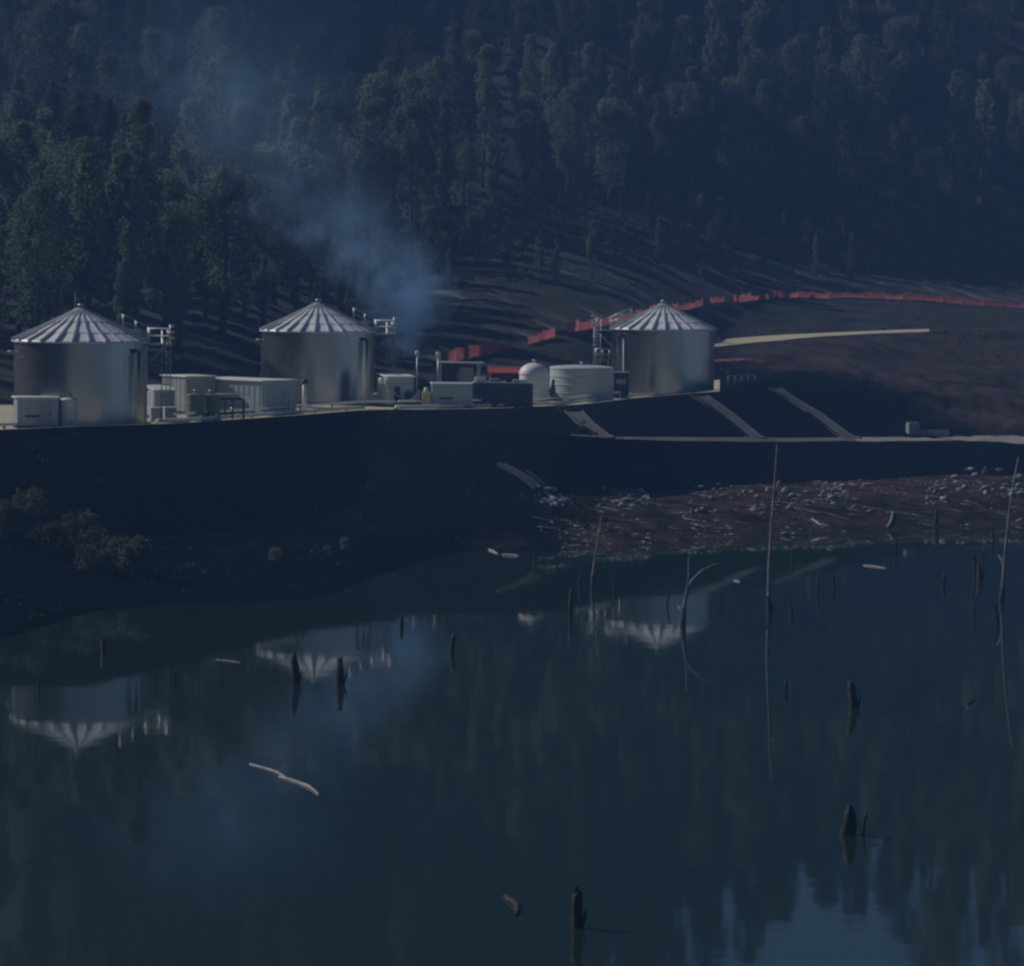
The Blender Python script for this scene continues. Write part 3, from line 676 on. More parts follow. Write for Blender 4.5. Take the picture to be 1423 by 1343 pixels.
# ------------------------------------------------------------------ red barrier fence on the slope
def fence_pt(px):
    u = (px - CX) / FPX; y = float(np.interp(u, UC, TAB[:, 12, 0])); return Vector((u * y, y, 0))
fx = [612]; 
while fx[-1] < 1500:
    p = fence_pt(fx[-1]); q = fx[-1]
    while (fence_pt(q) - p).length < 3.0: q += .5
    fx.append(q)
fence_root = fence_pt(900); fence_root.z = ground(fence_root.x, fence_root.y)
t = thing('barrier_fence', 'long red mesh barrier fence curving across the bare slope', 'fence', fence_root)
rng = random.Random(4)
posts = []
for q in fx:
    p = fence_pt(q); p.z = ground(p.x, p.y); posts.append(p)
pm = MB().tube([(0, 0, -.2), (0, 0, 1.5)], .035, 6).mesh('post', 'dark')
for i, p in enumerate(posts):
    o = link('post', pm, t, p - fence_root); o.rotation_euler = (rng.uniform(-.08, .08), rng.uniform(-.08, .08), 0)
for i in range(len(posts) - 1):
    a, b2 = posts[i] - fence_root, posts[i + 1] - fence_root
    pxm = fx[i]
    if any(lo < pxm < hi for lo, hi in ((688, 712), (748, 785), (828, 846), (960, 1020), (1040, 1056))) and rng.random() < .2: continue
    top = rng.uniform(.85, 1.35) * float(np.interp(pxm, [620, 800, 900], [1.1, 1.0, .85])); mb = MB(); n_ = 8
    for k in range(n_):
        ws = [k / n_, (k + 1) / n_]; col = []
        for w in ws:
            p = a.lerp(b2, w); sag = .16 * math.sin(math.pi * w) * rng.uniform(.6, 1.2); bul = .12 * math.sin(math.pi * w)
            p.z = ground(p.x + fence_root.x, p.y + fence_root.y) - fence_root.z
            col.append((p + Vector((0, -bul - .03, .06)), p + Vector((0, -bul * 1.4 - .03, top * .5)), p + Vector((0, -.03, top - sag))))
        for q in (0, 1): mb.face([col[0][q], col[1][q], col[1][q + 1], col[0][q + 1]], True)
    mb.build('mesh_panel', 'red_mesh', t)
# low red string line beside the tank
t = thing('marker_line', 'low red marker line on stakes right of the rightmost tank', 'barrier')
pp = [hit(px, py) for px, py in ((992, 507), (1006, 506), (1020, 505), (1034, 504), (1048, 505), (1062, 508), (1078, 511))]
t.location = pp[3]
for p in pp: MB().tube([p - pp[3] - Vector((0, 0, .1)), p - pp[3] + Vector((0, 0, .62))], .03, 5).build('stake', 'dark', t)
for i in range(len(pp) - 1):
    a, b2 = pp[i] - pp[3], pp[i + 1] - pp[3]; z0 = Vector((0, 0, .3)); z1 = Vector((0, 0, .55)); m_ = (a + b2) / 2 + Vector((0, 0, -.06))
    MB().face([a + z0, m_ + z0, m_ + z1, a + z1]).face([m_ + z0, b2 + z0, b2 + z1, m_ + z1]).build('tape', 'red_mesh', t)

# ------------------------------------------------------------------ drains on the bank
def chute(pix, w, label, name='drain_chute', material='shotcrete'):
    ps = [hit(*q) for q in pix]; ps = [p for p in ps if p]
    fine = []
    for i in range(len(ps) - 1):
        for k in range(10): 
            p = ps[i].lerp(ps[i + 1], k / 10); p.z = ground(p.x, p.y); fine.append(p)
    fine.append(ps[-1]); base = fine[len(fine) // 2].copy()
    t = thing(name, label, 'drain', base)
    m1, m2, m3 = MB(), MB(), MB()
    sds = []
    for i in range(len(fine)):
        dv = fine[min(i + 1, len(fine) - 1)] - fine[max(i - 1, 0)]; sds.append(Vector((dv.y, -dv.x, 0)).normalized() * w / 2)
    for i in range(len(fine) - 1):
        a, b2 = fine[i] - base, fine[i + 1] - base; sdv, sde = sds[i], sds[i + 1]
        zz = Vector((0, 0, .05)); hh = Vector((0, 0, .16))
        m1.face([a - sdv + zz, a + sdv + zz, b2 + sde + zz, b2 - sde + zz], True)
        for mm, s in ((m2, 1), (m3, -1)):
            o1, o2, e1, e2 = sdv * s, sdv * s * 1.25, sde * s, sde * s * 1.25; d_ = Vector((0, 0, -.15))
            mm.face([a + o1 + zz, b2 + e1 + zz, b2 + e1 + hh, a + o1 + hh]); mm.face([a + o1 + hh, b2 + e1 + hh, b2 + e2 + hh, a + o2 + hh]); mm.face([a + o2 + hh, b2 + e2 + hh, b2 + e2 + d_, a + o2 + d_])
    m1.build('channel_floor', material, t); m2.build('side_wall', material, t); m3.build('side_wall', material, t)
    return t
chute([(797, 574), (812, 590), (842, 609)], 1.3, 'short pale drain chute down the bank below the low pale tank')
chute([(972, 552), (1010, 580), (1052, 610)], 1.5, 'pale drain chute down the bank just right of the rightmost tank')
chute([(1076, 541), (1130, 575), (1186, 610)], 1.4, 'long pale drain chute down the bank, farthest right of three')
chute([(700, 645), (722, 660), (752, 682)], 1.3, 'dim drain outlet on the dark lower bank above the rock rubble')
p = hit(1268, 604)
t = thing('concrete_headwall', 'pale concrete headwall block at the end of the bench track', 'block', p)
mb = MB(); mb.box((0, 0, .45), (1.1, .8, 1.2), R(20), .06); mb.build('block', 'concrete', t); mb = MB(); mb.box((1.9, -.5, .1), (3.0, .5, .5), R(-12), .04); mb.build('wing_wall', 'concrete', t)

# ------------------------------------------------------------------ trees
def crown_mesh(name, seed, h, r, base, nclump, nleaf, leaf, prof, material, lean=0.0, zs=1.15):
    g = np.random.default_rng(seed)
    tt = base + (1 - base) * g.random(nclump) ** .85
    rad = np.interp(tt, prof[0], prof[1]) * r
    ang = g.random(nclump) * 2 * np.pi; rr = rad * np.sqrt(g.random(nclump)) * .95
    cs = np.stack([rr * np.cos(ang) + lean * tt * h, rr * np.sin(ang), tt * h], -1)
    cr = r * g.uniform(.22, .46, nclump)
    top = cs[:, 2] + cr * zs > h; cs[top, 2] = h - cr[top] * zs
    d = g.normal(size=(nclump, nleaf, 3)); d /= np.linalg.norm(d, axis=-1, keepdims=True)
    pos = cs[:, None] + d * (cr[:, None, None] * (0.45 + .6 * g.random((nclump, nleaf, 1)) ** .6)) * np.array([1, 1, zs])
    nrm = d * .9 + g.normal(size=d.shape) * .45 + np.array([0, 0, .25]); nrm /= np.linalg.norm(nrm, axis=-1, keepdims=True)
    pos, nrm = pos.reshape(-1, 3), nrm.reshape(-1, 3)
    a = np.cross(nrm, g.normal(size=nrm.shape)); a /= np.linalg.norm(a, axis=-1, keepdims=True); b = np.cross(nrm, a)
    s = leaf * g.uniform(.6, 1.4, (len(pos), 1))
    v = np.stack([pos - a * s, pos - b * s * .55, pos + a * s, pos + b * s * .55], 1).reshape(-1, 3)
    return np_mesh(name, v, np.arange(len(v)).reshape(-1, 4), material)
def trunk_mesh(name, seed, h, r0_, nl, r, base, lean=0.0):
    rg = random.Random(seed); mb = MB()
    ax = [(lean * h * w + rg.uniform(-.15, .15) * (w > 0), rg.uniform(-.15, .15) * (w > 0), h * w - .6 * (w == 0)) for w in (0, .2, .4, .6, .8, .93)]
    mb.tube(ax, [r0_ * 1.25, r0_, r0_ * .8, r0_ * .58, r0_ * .35, r0_ * .12], 7)
    for i in range(nl):
        w = base + (0.92 - base) * (i + .3) / nl; z = h * w; a = rg.random() * 6.28; ln = r * rg.uniform(.5, .9)
        p0 = Vector((lean * z, 0, z)); p1 = p0 + Vector((math.cos(a) * ln * .5, math.sin(a) * ln * .5, ln * .5)); p2 = p0 + Vector((math.cos(a) * ln, math.sin(a) * ln, ln * 1.1))
        mb.tube([p0, p1, p2], [r0_ * .35, r0_ * .22, r0_ * .08], 5)
    return mb.mesh(name, 'bark')
COLM = ([0, .15, .35, .6, .82, 1], [.3, .75, 1, .95, .7, .25])
EUC = ([0, .3, .5, .7, .88, 1], [.2, .5, .8, 1, .85, .35])
CON = ([0, .1, .3, .6, .85, 1], [.5, 1, .9, .62, .32, .06])
VAR = []
for i, (h, r, base, ncl, nlf, prof, lm, kind) in enumerate((
        (18, 1.9, .10, 46, 150, COLM, 'leaf_a', 'columnar'), (16, 1.7, .14, 40, 150, COLM, 'leaf_b', 'columnar'), (21, 2.2, .2, 52, 150, COLM, 'leaf_b', 'columnar'),
        (17, 3.0, .22, 44, 190, EUC, 'leaf_b', 'broad'), (20, 3.2, .28, 50, 190, EUC, 'leaf_a', 'broad'), (13, 2.6, .2, 42, 160, EUC, 'leaf_c', 'broad'),
        (16, 2.3, .08, 50, 130, CON, 'leaf_c', 'pointed'), (11, 2.0, .1, 40, 130, CON, 'leaf_c', 'pointed'))):
    lean = (i % 3 - 1) * .02
    VAR.append((crown_mesh('crown', 50 + i, h, r, base, ncl, nlf, .155, prof, lm, lean, 1.15 if kind == 'pointed' else 1.75), trunk_mesh('trunk', 80 + i, h, .24 if kind != 'broad' else .32, 7, r, base + .1, lean), kind))
rng = random.Random(21)
cells = {}
trees = []
def try_tree(x, y, mind):
    k = (int(x // 6), int(y // 6))
    for a in range(k[0] - 1, k[0] + 2):
        for b_ in range(k[1] - 1, k[1] + 2):
            for q in cells.get((a, b_), ()):
                if (q[0] - x) ** 2 + (q[1] - y) ** 2 < mind * mind: return False
    cells.setdefault(k, []).append((x, y)); return True
def tl_at(u): return float(np.interp(u, UC, TAB[:, 13, 0]))
def ridge_at(u): return float(np.interp(u, UC, TAB[:, 15, 0]))
for _ in range(26000):
    u = rng.uniform(-.172, .185); y = math.sqrt(rng.uniform(300 ** 2, 790 ** 2)); x = u * y
    tl = tl_at(u)
    if y < tl or y > ridge_at(u) + 25: continue
    near = y < tl + 35
    md = 5.4 if near else 6.4
    if mnoise.noise((x * .03, y * .03, 9.0)) < -.28 and not near: continue
    if try_tree(x, y, md): trees.append((x, y, u))
# a few scattered trees and saplings on the cleared slope
for px, py, s in ((600, 345, .5), (585, 420, .42), (640, 338, .38), (870, 292, .55), (1145, 352, .35), (905, 318, .3), (655, 352, .3), (600, 300, .7), (625, 312, .6)):
    p = hit(px, py)
    if p: trees.append((p.x, p.y, p.x / p.y, s))
_done = 0
while _done < 105:
    px = rng.uniform(430, 1180); u = (px - CX) / FPX
    y0, y1 = float(np.interp(u, UC, TAB[:, 12, 0])), tl_at(u)
    w = rng.random() ** (1.0 if px < 620 else .4); y = y0 + 4 + (y1 - y0 - 2) * w; x = u * y
    if px > 620 and mnoise.noise((x * .05, y * .05, 1.0)) < .0 and w < .8: continue
    if try_tree(x, y, 2.2): trees.append((x, y, u, rng.uniform(.16, .34) + (.12 * rng.random() if px < 620 else 0))); _done += 1
def tree_pose(x, y):
    d_ = y - tl_at(x / y)
    pool = [0, 1, 2, 2, 0, 3, 4, 3, 1] if d_ < 34 else [0, 1, 2, 3, 4, 5, 6, 7, 5] if d_ < 80 else [5, 6, 7, 5, 6, 4, 5]
    return rng.choice(pool), rng.triangular(.55, 1.3, .95), rng.uniform(0, 6.28)
def zone(px):
    for lim, nm in ((60, 'left of the leftmost tank roof'), (150, 'right behind the leftmost tank roof'), (235, 'over the ladder of the leftmost tank'), (330, 'over the grey cabin'), (400, 'left of the middle tank roof'),
                    (480, 'right behind the middle tank roof'), (560, 'in the smoke by the middle tank'), (620, 'just right of the smoke'), (700, 'over the dark shelter'), (760, 'over the domed tank'), (850, 'over the low pale tank'),
                    (930, 'over the rightmost tank roof'), (1010, 'over the pale road start'), (1100, 'over the middle of the red fence'), (1200, 'above the red fence, right of the tanks'), (1310, 'above the right part of the red fence')):
        if px < lim: return nm
    return 'near the right edge above the red fence'
KW = {'columnar': 'tall narrow grey green tree', 'broad': 'broad crowned grey green tree', 'pointed': 'dark tapering tree'}
trees.sort(key=lambda q: (0 if len(q) > 3 else 1, 0 if -.149 < q[2] < .149 else 1, q[1]))
far = []
ex = {}
for i, q in enumerate(trees):
    k, s, rz = tree_pose(q[0], q[1])
    if len(q) > 3: s = q[3]
    elif 600 < q[2] * FPX + CX < 900 and q[1] < tl_at(q[2]) + 26: s *= .78
    z = ground(q[0], q[1])
    if i < 290:
        cr, tr, kind = VAR[k]; px = q[2] * FPX + CX; zn = zone(px)
        dd = q[1] - tl_at(q[2]); rw = 'front row' if dd < 18 else 'second row' if dd < 42 else 'mid slope' if dd < 85 else 'high slope'
        lab = (KW[kind] + ' ' + zn) if len(q) == 3 else 'small sapling on the bare slope ' + zn
        if len(q) == 3: lab = rw + ' ' + lab
        t = thing('tree', lab, 'tree', (q[0], q[1], z), rz, lab.replace('tree', 'trees', 1) if len(q) == 3 else 'saplings on the bare slope')
        t.scale = (s * rng.uniform(.9, 1.15), s * rng.uniform(.9, 1.15), s)
        link('trunk', tr, t); link('crown', cr, t)
        if len(q) == 3: ex.setdefault(k, t)
    else: far.append((q[0], q[1], z, k, s, rz))
# the rest of the wood, past counting: one object, instanced on points
me = bpy.data.meshes.new('forest'); me.from_pydata([(a, b_, c) for a, b_, c, *_ in far], [], []); me.update()
for nm, idx, ty in (('kind', 3, 'INT'), ('size', 4, 'FLOAT'), ('turn', 5, 'FLOAT')):
    at = me.attributes.new(nm, ty, 'POINT'); at.data.foreach_set('value', [q[idx] for q in far])
fo = link('forest', me); fo['kind'] = 'stuff'
ng = bpy.data.node_groups.new('forest', 'GeometryNodeTree')
ng.interface.new_socket('Geometry', in_out='INPUT', socket_type='NodeSocketGeometry'); ng.interface.new_socket('Geometry', in_out='OUTPUT', socket_type='NodeSocketGeometry')
N, L = ng.nodes, ng.links
gi, go = N.new('NodeGroupInput'), N.new('NodeGroupOutput'); iop = N.new('GeometryNodeInstanceOnPoints')
L.new(gi.outputs[0], iop.inputs['Points']); jn = N.new('GeometryNodeJoinGeometry')
src_k = sorted(ex)
for k in reversed(src_k):                      # join order is the reverse of linking order
    j2 = N.new('GeometryNodeJoinGeometry')
    for ch in ex[k].children:
        oi = N.new('GeometryNodeObjectInfo'); oi.inputs['Object'].default_value = ch; L.new(oi.outputs['Geometry'], j2.inputs[0])
    gt = N.new('GeometryNodeGeometryToInstance'); L.new(j2.outputs[0], gt.inputs[0]); L.new(gt.outputs[0], jn.inputs[0])
L.new(jn.outputs[0], iop.inputs['Instance']); iop.inputs['Pick Instance'].default_value = True
def attr(nm, ty):
    a = N.new('GeometryNodeInputNamedAttribute'); a.data_type = ty; a.inputs[0].default_value = nm; return a.outputs[0]
L.new(attr('kind', 'INT'), iop.inputs['Instance Index'])
cx = N.new('ShaderNodeCombineXYZ'); L.new(attr('turn', 'FLOAT'), cx.inputs[2]); L.new(cx.outputs[0], iop.inputs['Rotation'])
L.new(attr('size', 'FLOAT'), iop.inputs['Scale']); L.new(iop.outputs[0], go.inputs[0])
md = fo.modifiers.new('forest', 'NODES'); md.node_group = ng

# shrubs
def shrub_mesh(seed, r, material):
    return crown_mesh('foliage', seed, r * 2.0, r, .05, 34, 60, .075, ([0, .2, .5, .8, 1], [.7, .95, 1, .85, .5]), material, 0, 1.6)
SH = [shrub_mesh(301 + i, 1.0, 'leaf_dry') for i in range(3)] + [shrub_mesh(311 + i, 1.0, 'leaf_b') for i in range(2)]
ST = []
for i in range(3):
    rg = random.Random(i); mb = MB()
    for k in range(6):
        a = rg.random() * 6.28; mb.tube([(0, 0, -.15), (math.cos(a) * .25, math.sin(a) * .25, .5), (math.cos(a) * .5, math.sin(a) * .5, 1.1)], [.04, .03, .01], 5)
    ST.append(mb.mesh('stems', 'bark'))
rg = random.Random(5)
def shrub(px, py, s, k, label, group=None):
    p = hit(px, py)
    if not p: return
    t = thing('shrub', label, 'shrub', p, rg.random() * 6, group); t.scale = (s, s * rg.uniform(.9, 1.1), s * rg.uniform(.85, 1.25))
    link('foliage', SH[k], t); link('stems', ST[k % 3], t)
for i, (px, py, s, k) in enumerate(((4, 745, 1.3, 0), (22, 748, 1.1, 1), (40, 745, 1.6, 2), (62, 765, 1.2, 0), (80, 772, 1.3, 1), (96, 782, 1.2, 2), (112, 776, 1.7, 0), (128, 785, 1.7, 2), (146, 795, 1.1, 1), (165, 797, 1.6, 0), (182, 800, 1.7, 2), (120, 795, 1.0, 1), (52, 752, .9, 2))):
    shrub(px, py, s * .78, k, 'dry brownish bush in the clump on the left lake bank', 'bushes clumped on the left lake bank')
for i, (px, py, s, k) in enumerate(((383, 780, .45, 3), (455, 770, .32, 4), (480, 764, .38, 3))):
    shrub(px, py, s, k, 'small low bush near the waterline below the middle tank', 'low bushes near the waterline')
p = at_z(769, 558, GZ); t = thing('small_conifer', 'small dark upright bush between pipelines before the low pale tank', 'bush', (p.x, p.y, GZ)); t.scale = (.16, .16, .13)
link('crown', VAR[6][0], t); link('trunk', VAR[6][1], t)
# low scrub and slash on the cleared slope: one mass
g_ = np.random.default_rng(12)
vs_, fs_ = [], []
def tuft(x, y, z, r, n_):
    d = g_.normal(size=(n_, 3)); d /= np.linalg.norm(d, axis=-1, keepdims=True); d[:, 2] = abs(d[:, 2])
    pos = np.array([x, y, z]) + d * r * np.array([1, 1, .8]) * (.5 + .5 * g_.random((n_, 1)))
    nr = d + g_.normal(size=d.shape) * .4; nr /= np.linalg.norm(nr, axis=-1, keepdims=True)
    a = np.cross(nr, g_.normal(size=nr.shape)); a /= np.linalg.norm(a, axis=-1, keepdims=True); b_ = np.cross(nr, a); s = .13 * g_.uniform(.6, 1.5, (n_, 1))
    vs_.append(np.stack([pos - a * s, pos - b_ * s * .6, pos + a * s, pos + b_ * s * .6], 1).reshape(-1, 3))
for _ in range(9000):
    u = g_.uniform(-.03, .15); px = u * FPX + CX
    y0 = float(np.interp(u, UC, TAB[:, 12, 0])); y1 = tl_at(u); w = g_.random() ** .45; y = y0 + 1.5 + (y1 - y0 + 4) * w; x = u * y
    dens = mnoise.noise((x * .09, y * .09, 2.0)) + .5 * mnoise.noise((x * .3, y * .3, 6.0)) + (w - .6) * 1.5
    if dens < -.15: continue
    tuft(x, y, ground(x, y), g_.uniform(.3, .85) + .5 * max(0, w - .8), 26)
for _ in range(500):
    u = g_.uniform(.02, .16); k0, k1 = (9, 10) if g_.random() < .5 else (11, 12); w = g_.random()
    y = float(np.interp(u, UC, TAB[:, k0, 0])) * (1 - w) + float(np.interp(u, UC, TAB[:, k1, 0])) * w; x = u * y
    if mnoise.noise((x * .1, y * .1, 5.0)) < .15: continue
    tuft(x, y, ground(x, y), g_.uniform(.2, .5), 18)
v = np.concatenate(vs_); o = link('scrub', np_mesh('scrub', v, np.arange(len(v)).reshape(-1, 4), 'scrub')); o['kind'] = 'stuff'

# weeds and low litter on the dark left bank
vs_.clear()
for _ in range(2600):
    u = g_.uniform(-.15, .03); w = g_.random() ** .8
    y0, y1 = float(np.interp(u, UC, TAB[:, 2, 0])), float(np.interp(u, UC, TAB[:, 7, 0])); y = y0 + 1.0 + (y1 - y0 - 1.5) * w; x = u * y
    if mnoise.noise((x * .12, y * .12, 12.0)) + .4 * mnoise.noise((x * .5, y * .5, 2.0)) < .12: continue
    tuft(x, y, ground(x, y), g_.uniform(.1, .34), 12)
v = np.concatenate(vs_); o = link('bank_weeds', np_mesh('bank_weeds', v, np.arange(len(v)).reshape(-1, 4), 'weeds')); o['kind'] = 'stuff'

# ------------------------------------------------------------------ rocks on the shore
def rock_mesh(seed):
    import bmesh
    bm = bmesh.new(); bmesh.ops.create_icosphere(bm, subdivisions=1, radius=.5); rg_ = random.Random(seed)
    for v_ in bm.verts:
        v_.co *= rg_.uniform(.72, 1.2); v_.co.z *= .72
    me_ = bpy.data.meshes.new('rock'); bm.to_mesh(me_); bm.free(); me_.materials.append(M['rock']); return me_
RK = [rock_mesh(i) for i in range(7)]
rg = random.Random(31)
PATCH = [((748, 905), (682, 706), 130, 'pale rock in the rubble at the right foot of the dark bank', 'rubble at the foot of the dark bank'),
         ((960, 1172), (670, 708), 140, 'pale rock in the rubble strip around the tall dead trunk', 'rubble strip around the tall dead trunk'),
         ((1288, 1423), (652, 692), 120, 'pale rock on the heaped rubble at the far right shore', 'rubble heap at the far right shore')]
for (xa, xb), (ya, yb), cnt, lab, grp in PATCH:
    for _ in range(cnt):
        px = rg.uniform(xa, xb); w = rg.random(); py = ya + (yb - ya) * w
        if xa == 960: py = py + (1172 - px) * .03
        if xa == 1288: py = py + max(0, 1350 - px) * .25
        p = hit(px, py)
        if not p or mnoise.noise((p.x * .3, p.y * .3, 14.0)) < -.12: continue
        s = rg.choice([.22, .25, .3, .35, .45, .55, .75])
        o = link('rock', RK[rg.randrange(7)], None, p + Vector((0, 0, .12 * s))); o.scale = (s * rg.uniform(.8, 1.4), s, s * rg.uniform(.7, 1.1)); o.rotation_euler = (rg.uniform(-.4, .4), rg.uniform(-.4, .4), rg.random() * 6)
        tag(o, lab, 'rock', grp)
# gravel and splinters strewn over the mud: past counting
tri = []
for _ in range(1400):
    px = rg.uniform(750, 1423); py = rg.uniform(680, 745) - (px - 700) * .02
    u = (px - CX) / FPX
    i_ = rg.random(); ya = float(np.interp(u, UC, TAB[:, 2, 0])); yb = float(np.interp(u, UC, TAB[:, 4, 0])); y = ya + (yb - ya) * i_; x = u * y
    if mnoise.noise((x * .25, y * .12, 8.0)) < .0: continue
    z = ground(x, y); s = rg.uniform(.04, .12)
    ax = Vector((rg.uniform(-1, 1), rg.uniform(-1, 1), rg.uniform(-.2, .2))).normalized(); ln = s * (rg.choice([1, 1, 1, 3, 5]))
    p = Vector((x, y, z + s * .3)); sd_ = ax.cross(Vector((0, 0, 1))).normalized() * s * .5
    tri.append((p - ax * ln, p - sd_, p + ax * ln, p + sd_, p + Vector((0, 0, s * .6))))
vv = np.array([c for q in tri for c in q]); kk = np.arange(len(tri))[:, None] * 5
ff = np.concatenate([kk + np.array([0, 1, 4]), kk + np.array([1, 2, 4]), kk + np.array([2, 3, 4]), kk + np.array([3, 0, 4])])
o = link('shingle', np_mesh('shingle', vv, ff, 'rock')); o['kind'] = 'stuff'

# ------------------------------------------------------------------ driftwood, stumps, drowned trees
rg = random.Random(77)
def log(a, b2, r, label, name='driftwood_log', bend=.06, material='drift', group=None, lift=None, branch=False):
    a, b2 = Vector(a), Vector(b2); base = (a + b2) / 2
    sidev = Vector((-(b2 - a).y, (b2 - a).x, 0)).normalized(); ln = (b2 - a).length
    pts = [a.lerp(b2, w) - base + sidev * bend * ln * math.sin(math.pi * w) + Vector((0, 0, rg.uniform(-.25, .25) * r)) for w in (0, .15, .35, .55, .75, .9, 1)]
    mb = MB().tube(pts, [r * .6, r * .9, r, r * .95, r * .8, r * .65, r * .4], 8, jag=.12, rng=rg)
    o = thing(name, label, 'log', base, 0, group); mb.build('trunk', material, o)
    if branch:
        p = pts[3]; MB().tube([p, p + sidev * ln * .1 + Vector((0, 0, .25)), p + sidev * ln * .16 + Vector((0, 0, .3))], [r * .4, r * .3, r * .12], 6).build('branch', material, o)
    return o
def flog(pa, pb, r, label, **k):
    return log(at_z(*pa, r * .35), at_z(*pb, r * .35), r, label, **k)
flog((347, 1062), (400, 1083), .045, 'slender pale floating log near the bottom left of the lake, upper piece', branch=True)
flog((388, 1079), (443, 1106), .075, 'slender pale floating log near the bottom left of the lake, lower piece')
flog((647, 758), (692, 770), .09, 'pale floating log off the dark bank point, longer piece', branch=True)
flog((698, 771), (721, 773), .09, 'pale floating log off the dark bank point, short right piece')
flog((300, 917), (334, 921), .035, 'thin pale stick floating left of the middle tank reflection')
flog((1200, 786), (1231, 790), .06, 'thin pale log floating off the right shore')
flog((1020, 807), (1028, 809), .07, 'tiny pale log end floating beside the bent drowned tree')
def slog(pa, pb, r, label, group=None):
    a, b2 = hit(*pa), hit(*pb)
    if a and b2: return log(a + Vector((0, 0, r * .6)), b2 + Vector((0, 0, r * .6)), r, label, group=group, bend=rg.uniform(-.06, .06))
slog((1233, 735), (1240, 714), .10, 'pale forked driftwood trunk pointing at the water on the right shore')
slog((1232, 714), (1298, 722), .09, 'long pale driftwood trunk lying along the right shore edge')
slog((1128, 722), (1142, 732), .1, 'bleached stick on the red mud, between tall trunk and forked driftwood', None)
for i in range(48):
    px = rg.uniform(770, 1423); py = rg.uniform(704, 742) - (px - 770) * .022
    a = hit(px, py)
    if not a: continue
    an = rg.uniform(-.5, .5) + (math.pi if rg.random() < .5 else 0); ln = rg.uniform(.7, 2.4); r_ = rg.uniform(.035, .075)
    b2 = a + Vector((math.cos(an) * ln, math.sin(an) * ln * 1.2, 0)); b2.z = ground(b2.x, b2.y)
    if b2.z < .02 or a.z < .02: continue
    zn = 'left of the tall dead trunk' if px < 1075 else 'between the tall dead trunk and forked driftwood' if px < 1235 else 'right of the forked driftwood'
    log(a + Vector((0, 0, r_ * .6)), b2 + Vector((0, 0, r_ * .6)), r_, 'bleached driftwood stick on the red mud ' + zn, 'driftwood_stick', group='driftwood sticks ' + zn, bend=rg.uniform(-.1, .1))

STUMPS = [((145, 910), 24, .22, 'short dark stump in the water below the left bank bushes'), ((53, 960), 18, .1, 'thin dark stub at the top of the leftmost tank reflection'), ((243, 950), 16, .1, 'small dark stub between the two left tank reflections'),
          ((412, 950), 42, .3, 'dark tall stump over the middle tank reflection, left one'), ((473, 952), 34, .34, 'dark thick stump over the middle tank reflection, right one'), ((558, 872), 18, .18, 'short dark stump right of the middle tank reflection'),
          ((628, 908), 26, .2, 'dark stump alone in mid lake below the white box'), ((743, 783), 16, .16, 'small dark stump beside the short floating log'), ((793, 856), 36, .2, 'dark stump left of the slim drowned tree, nearest it'),
          ((806, 818), 20, .16, 'small dark stump just above the stump by the slim drowned tree'), ((853, 822), 24, .1, 'thin dark stake right of the slim drowned tree'), ((927, 842), 26, .1, 'thin dark stake left of the bent drowned tree'),
          ((1002, 846), 22, .09, 'thin dark stake right of the bent drowned tree'), ((1100, 780), 18, .13, 'short dark stake right of the tall trunk, close to shore'), ((1100, 856), 18, .14, 'short dark stake right of the tall trunk foot'),
          ((1136, 823), 26, .13, 'dark stake, left of a pair in the right of the lake'), ((1159, 820), 22, .14, 'dark stake, right of a pair in the right of the lake'), ((1092, 963), 16, .16, 'small dark stub in open water right of centre'),
          ((1187, 985), 36, .34, 'thick broken stump in open water right of centre'), ((1311, 815), 18, .15, 'short dark stump far right, left of the cluster'), ((1356, 800), 34, .16, 'leaning dark stake in the far right cluster'),
          ((1362, 806), 22, .32, 'thick dark stump in the far right cluster'), ((1366, 786), 26, .12, 'thin dark stake in the far right cluster, behind the thick stump'), ((1386, 868), 30, .14, 'dark stake beside the far right bare trunk'), ((1354, 858), 18, .1, 'thin dark stake left of the far right bare trunk'),
          ((1245, 770), 24, .16, 'dark stump near the right shore, by the pale log'), ((1300, 733), 26, .3, 'thick dark stump at the right shore edge'), ((1380, 752), 24, .14, 'dark stake near the far right shore'), ((803, 1290), 56, .30, 'dark forked stump at the bottom of the lake'),
          ((1178, 1160), 36, .38, 'thick dark stump in the lower right water'), ((1199, 1160), 32, .1, 'slim dark prong right of the thick lower stump')]
for (px, py), hp, r_, lab in STUMPS:
    r_ *= .75
    p = at_z(px, py, 0); sc = FPX / p.y; h = hp / sc * .98; t = thing('tree_stump', lab, 'stump', p)
    dx, dy = rg.uniform(-.12, .12) * h, rg.uniform(-.1, .1) * h
    MB().tube([(-dx * .3, 0, -.7), (0, 0, 0), (dx * .5, dy * .5, h * .5), (dx, dy, h * .8), (dx * 1.3, dy, h)], [r_ * 1.1, r_ * .95, r_ * .85, r_ * .78, r_ * rg.uniform(.35, .75)], 9, jag=.22, rng=rg).build('trunk', 'wetwood', t)
    if r_ > .21: MB().tube([(r_ * .5, 0, h * .05), (r_ * 1.0, 0, h * .3), (r_ * 1.15, .05, h * rg.uniform(.4, .6))], [r_ * .4, r_ * .25, r_ * .06], 6, jag=.15, rng=rg).build('broken_limb', 'wetwood', t)
flog((702, 1246), (718, 1270), .12, 'dark sunken log slanting at the bottom of the lake', material='wetwood')
flog((1348, 988), (1356, 972), .07, 'thin dark stick slanting in the far right water', material='wetwood')
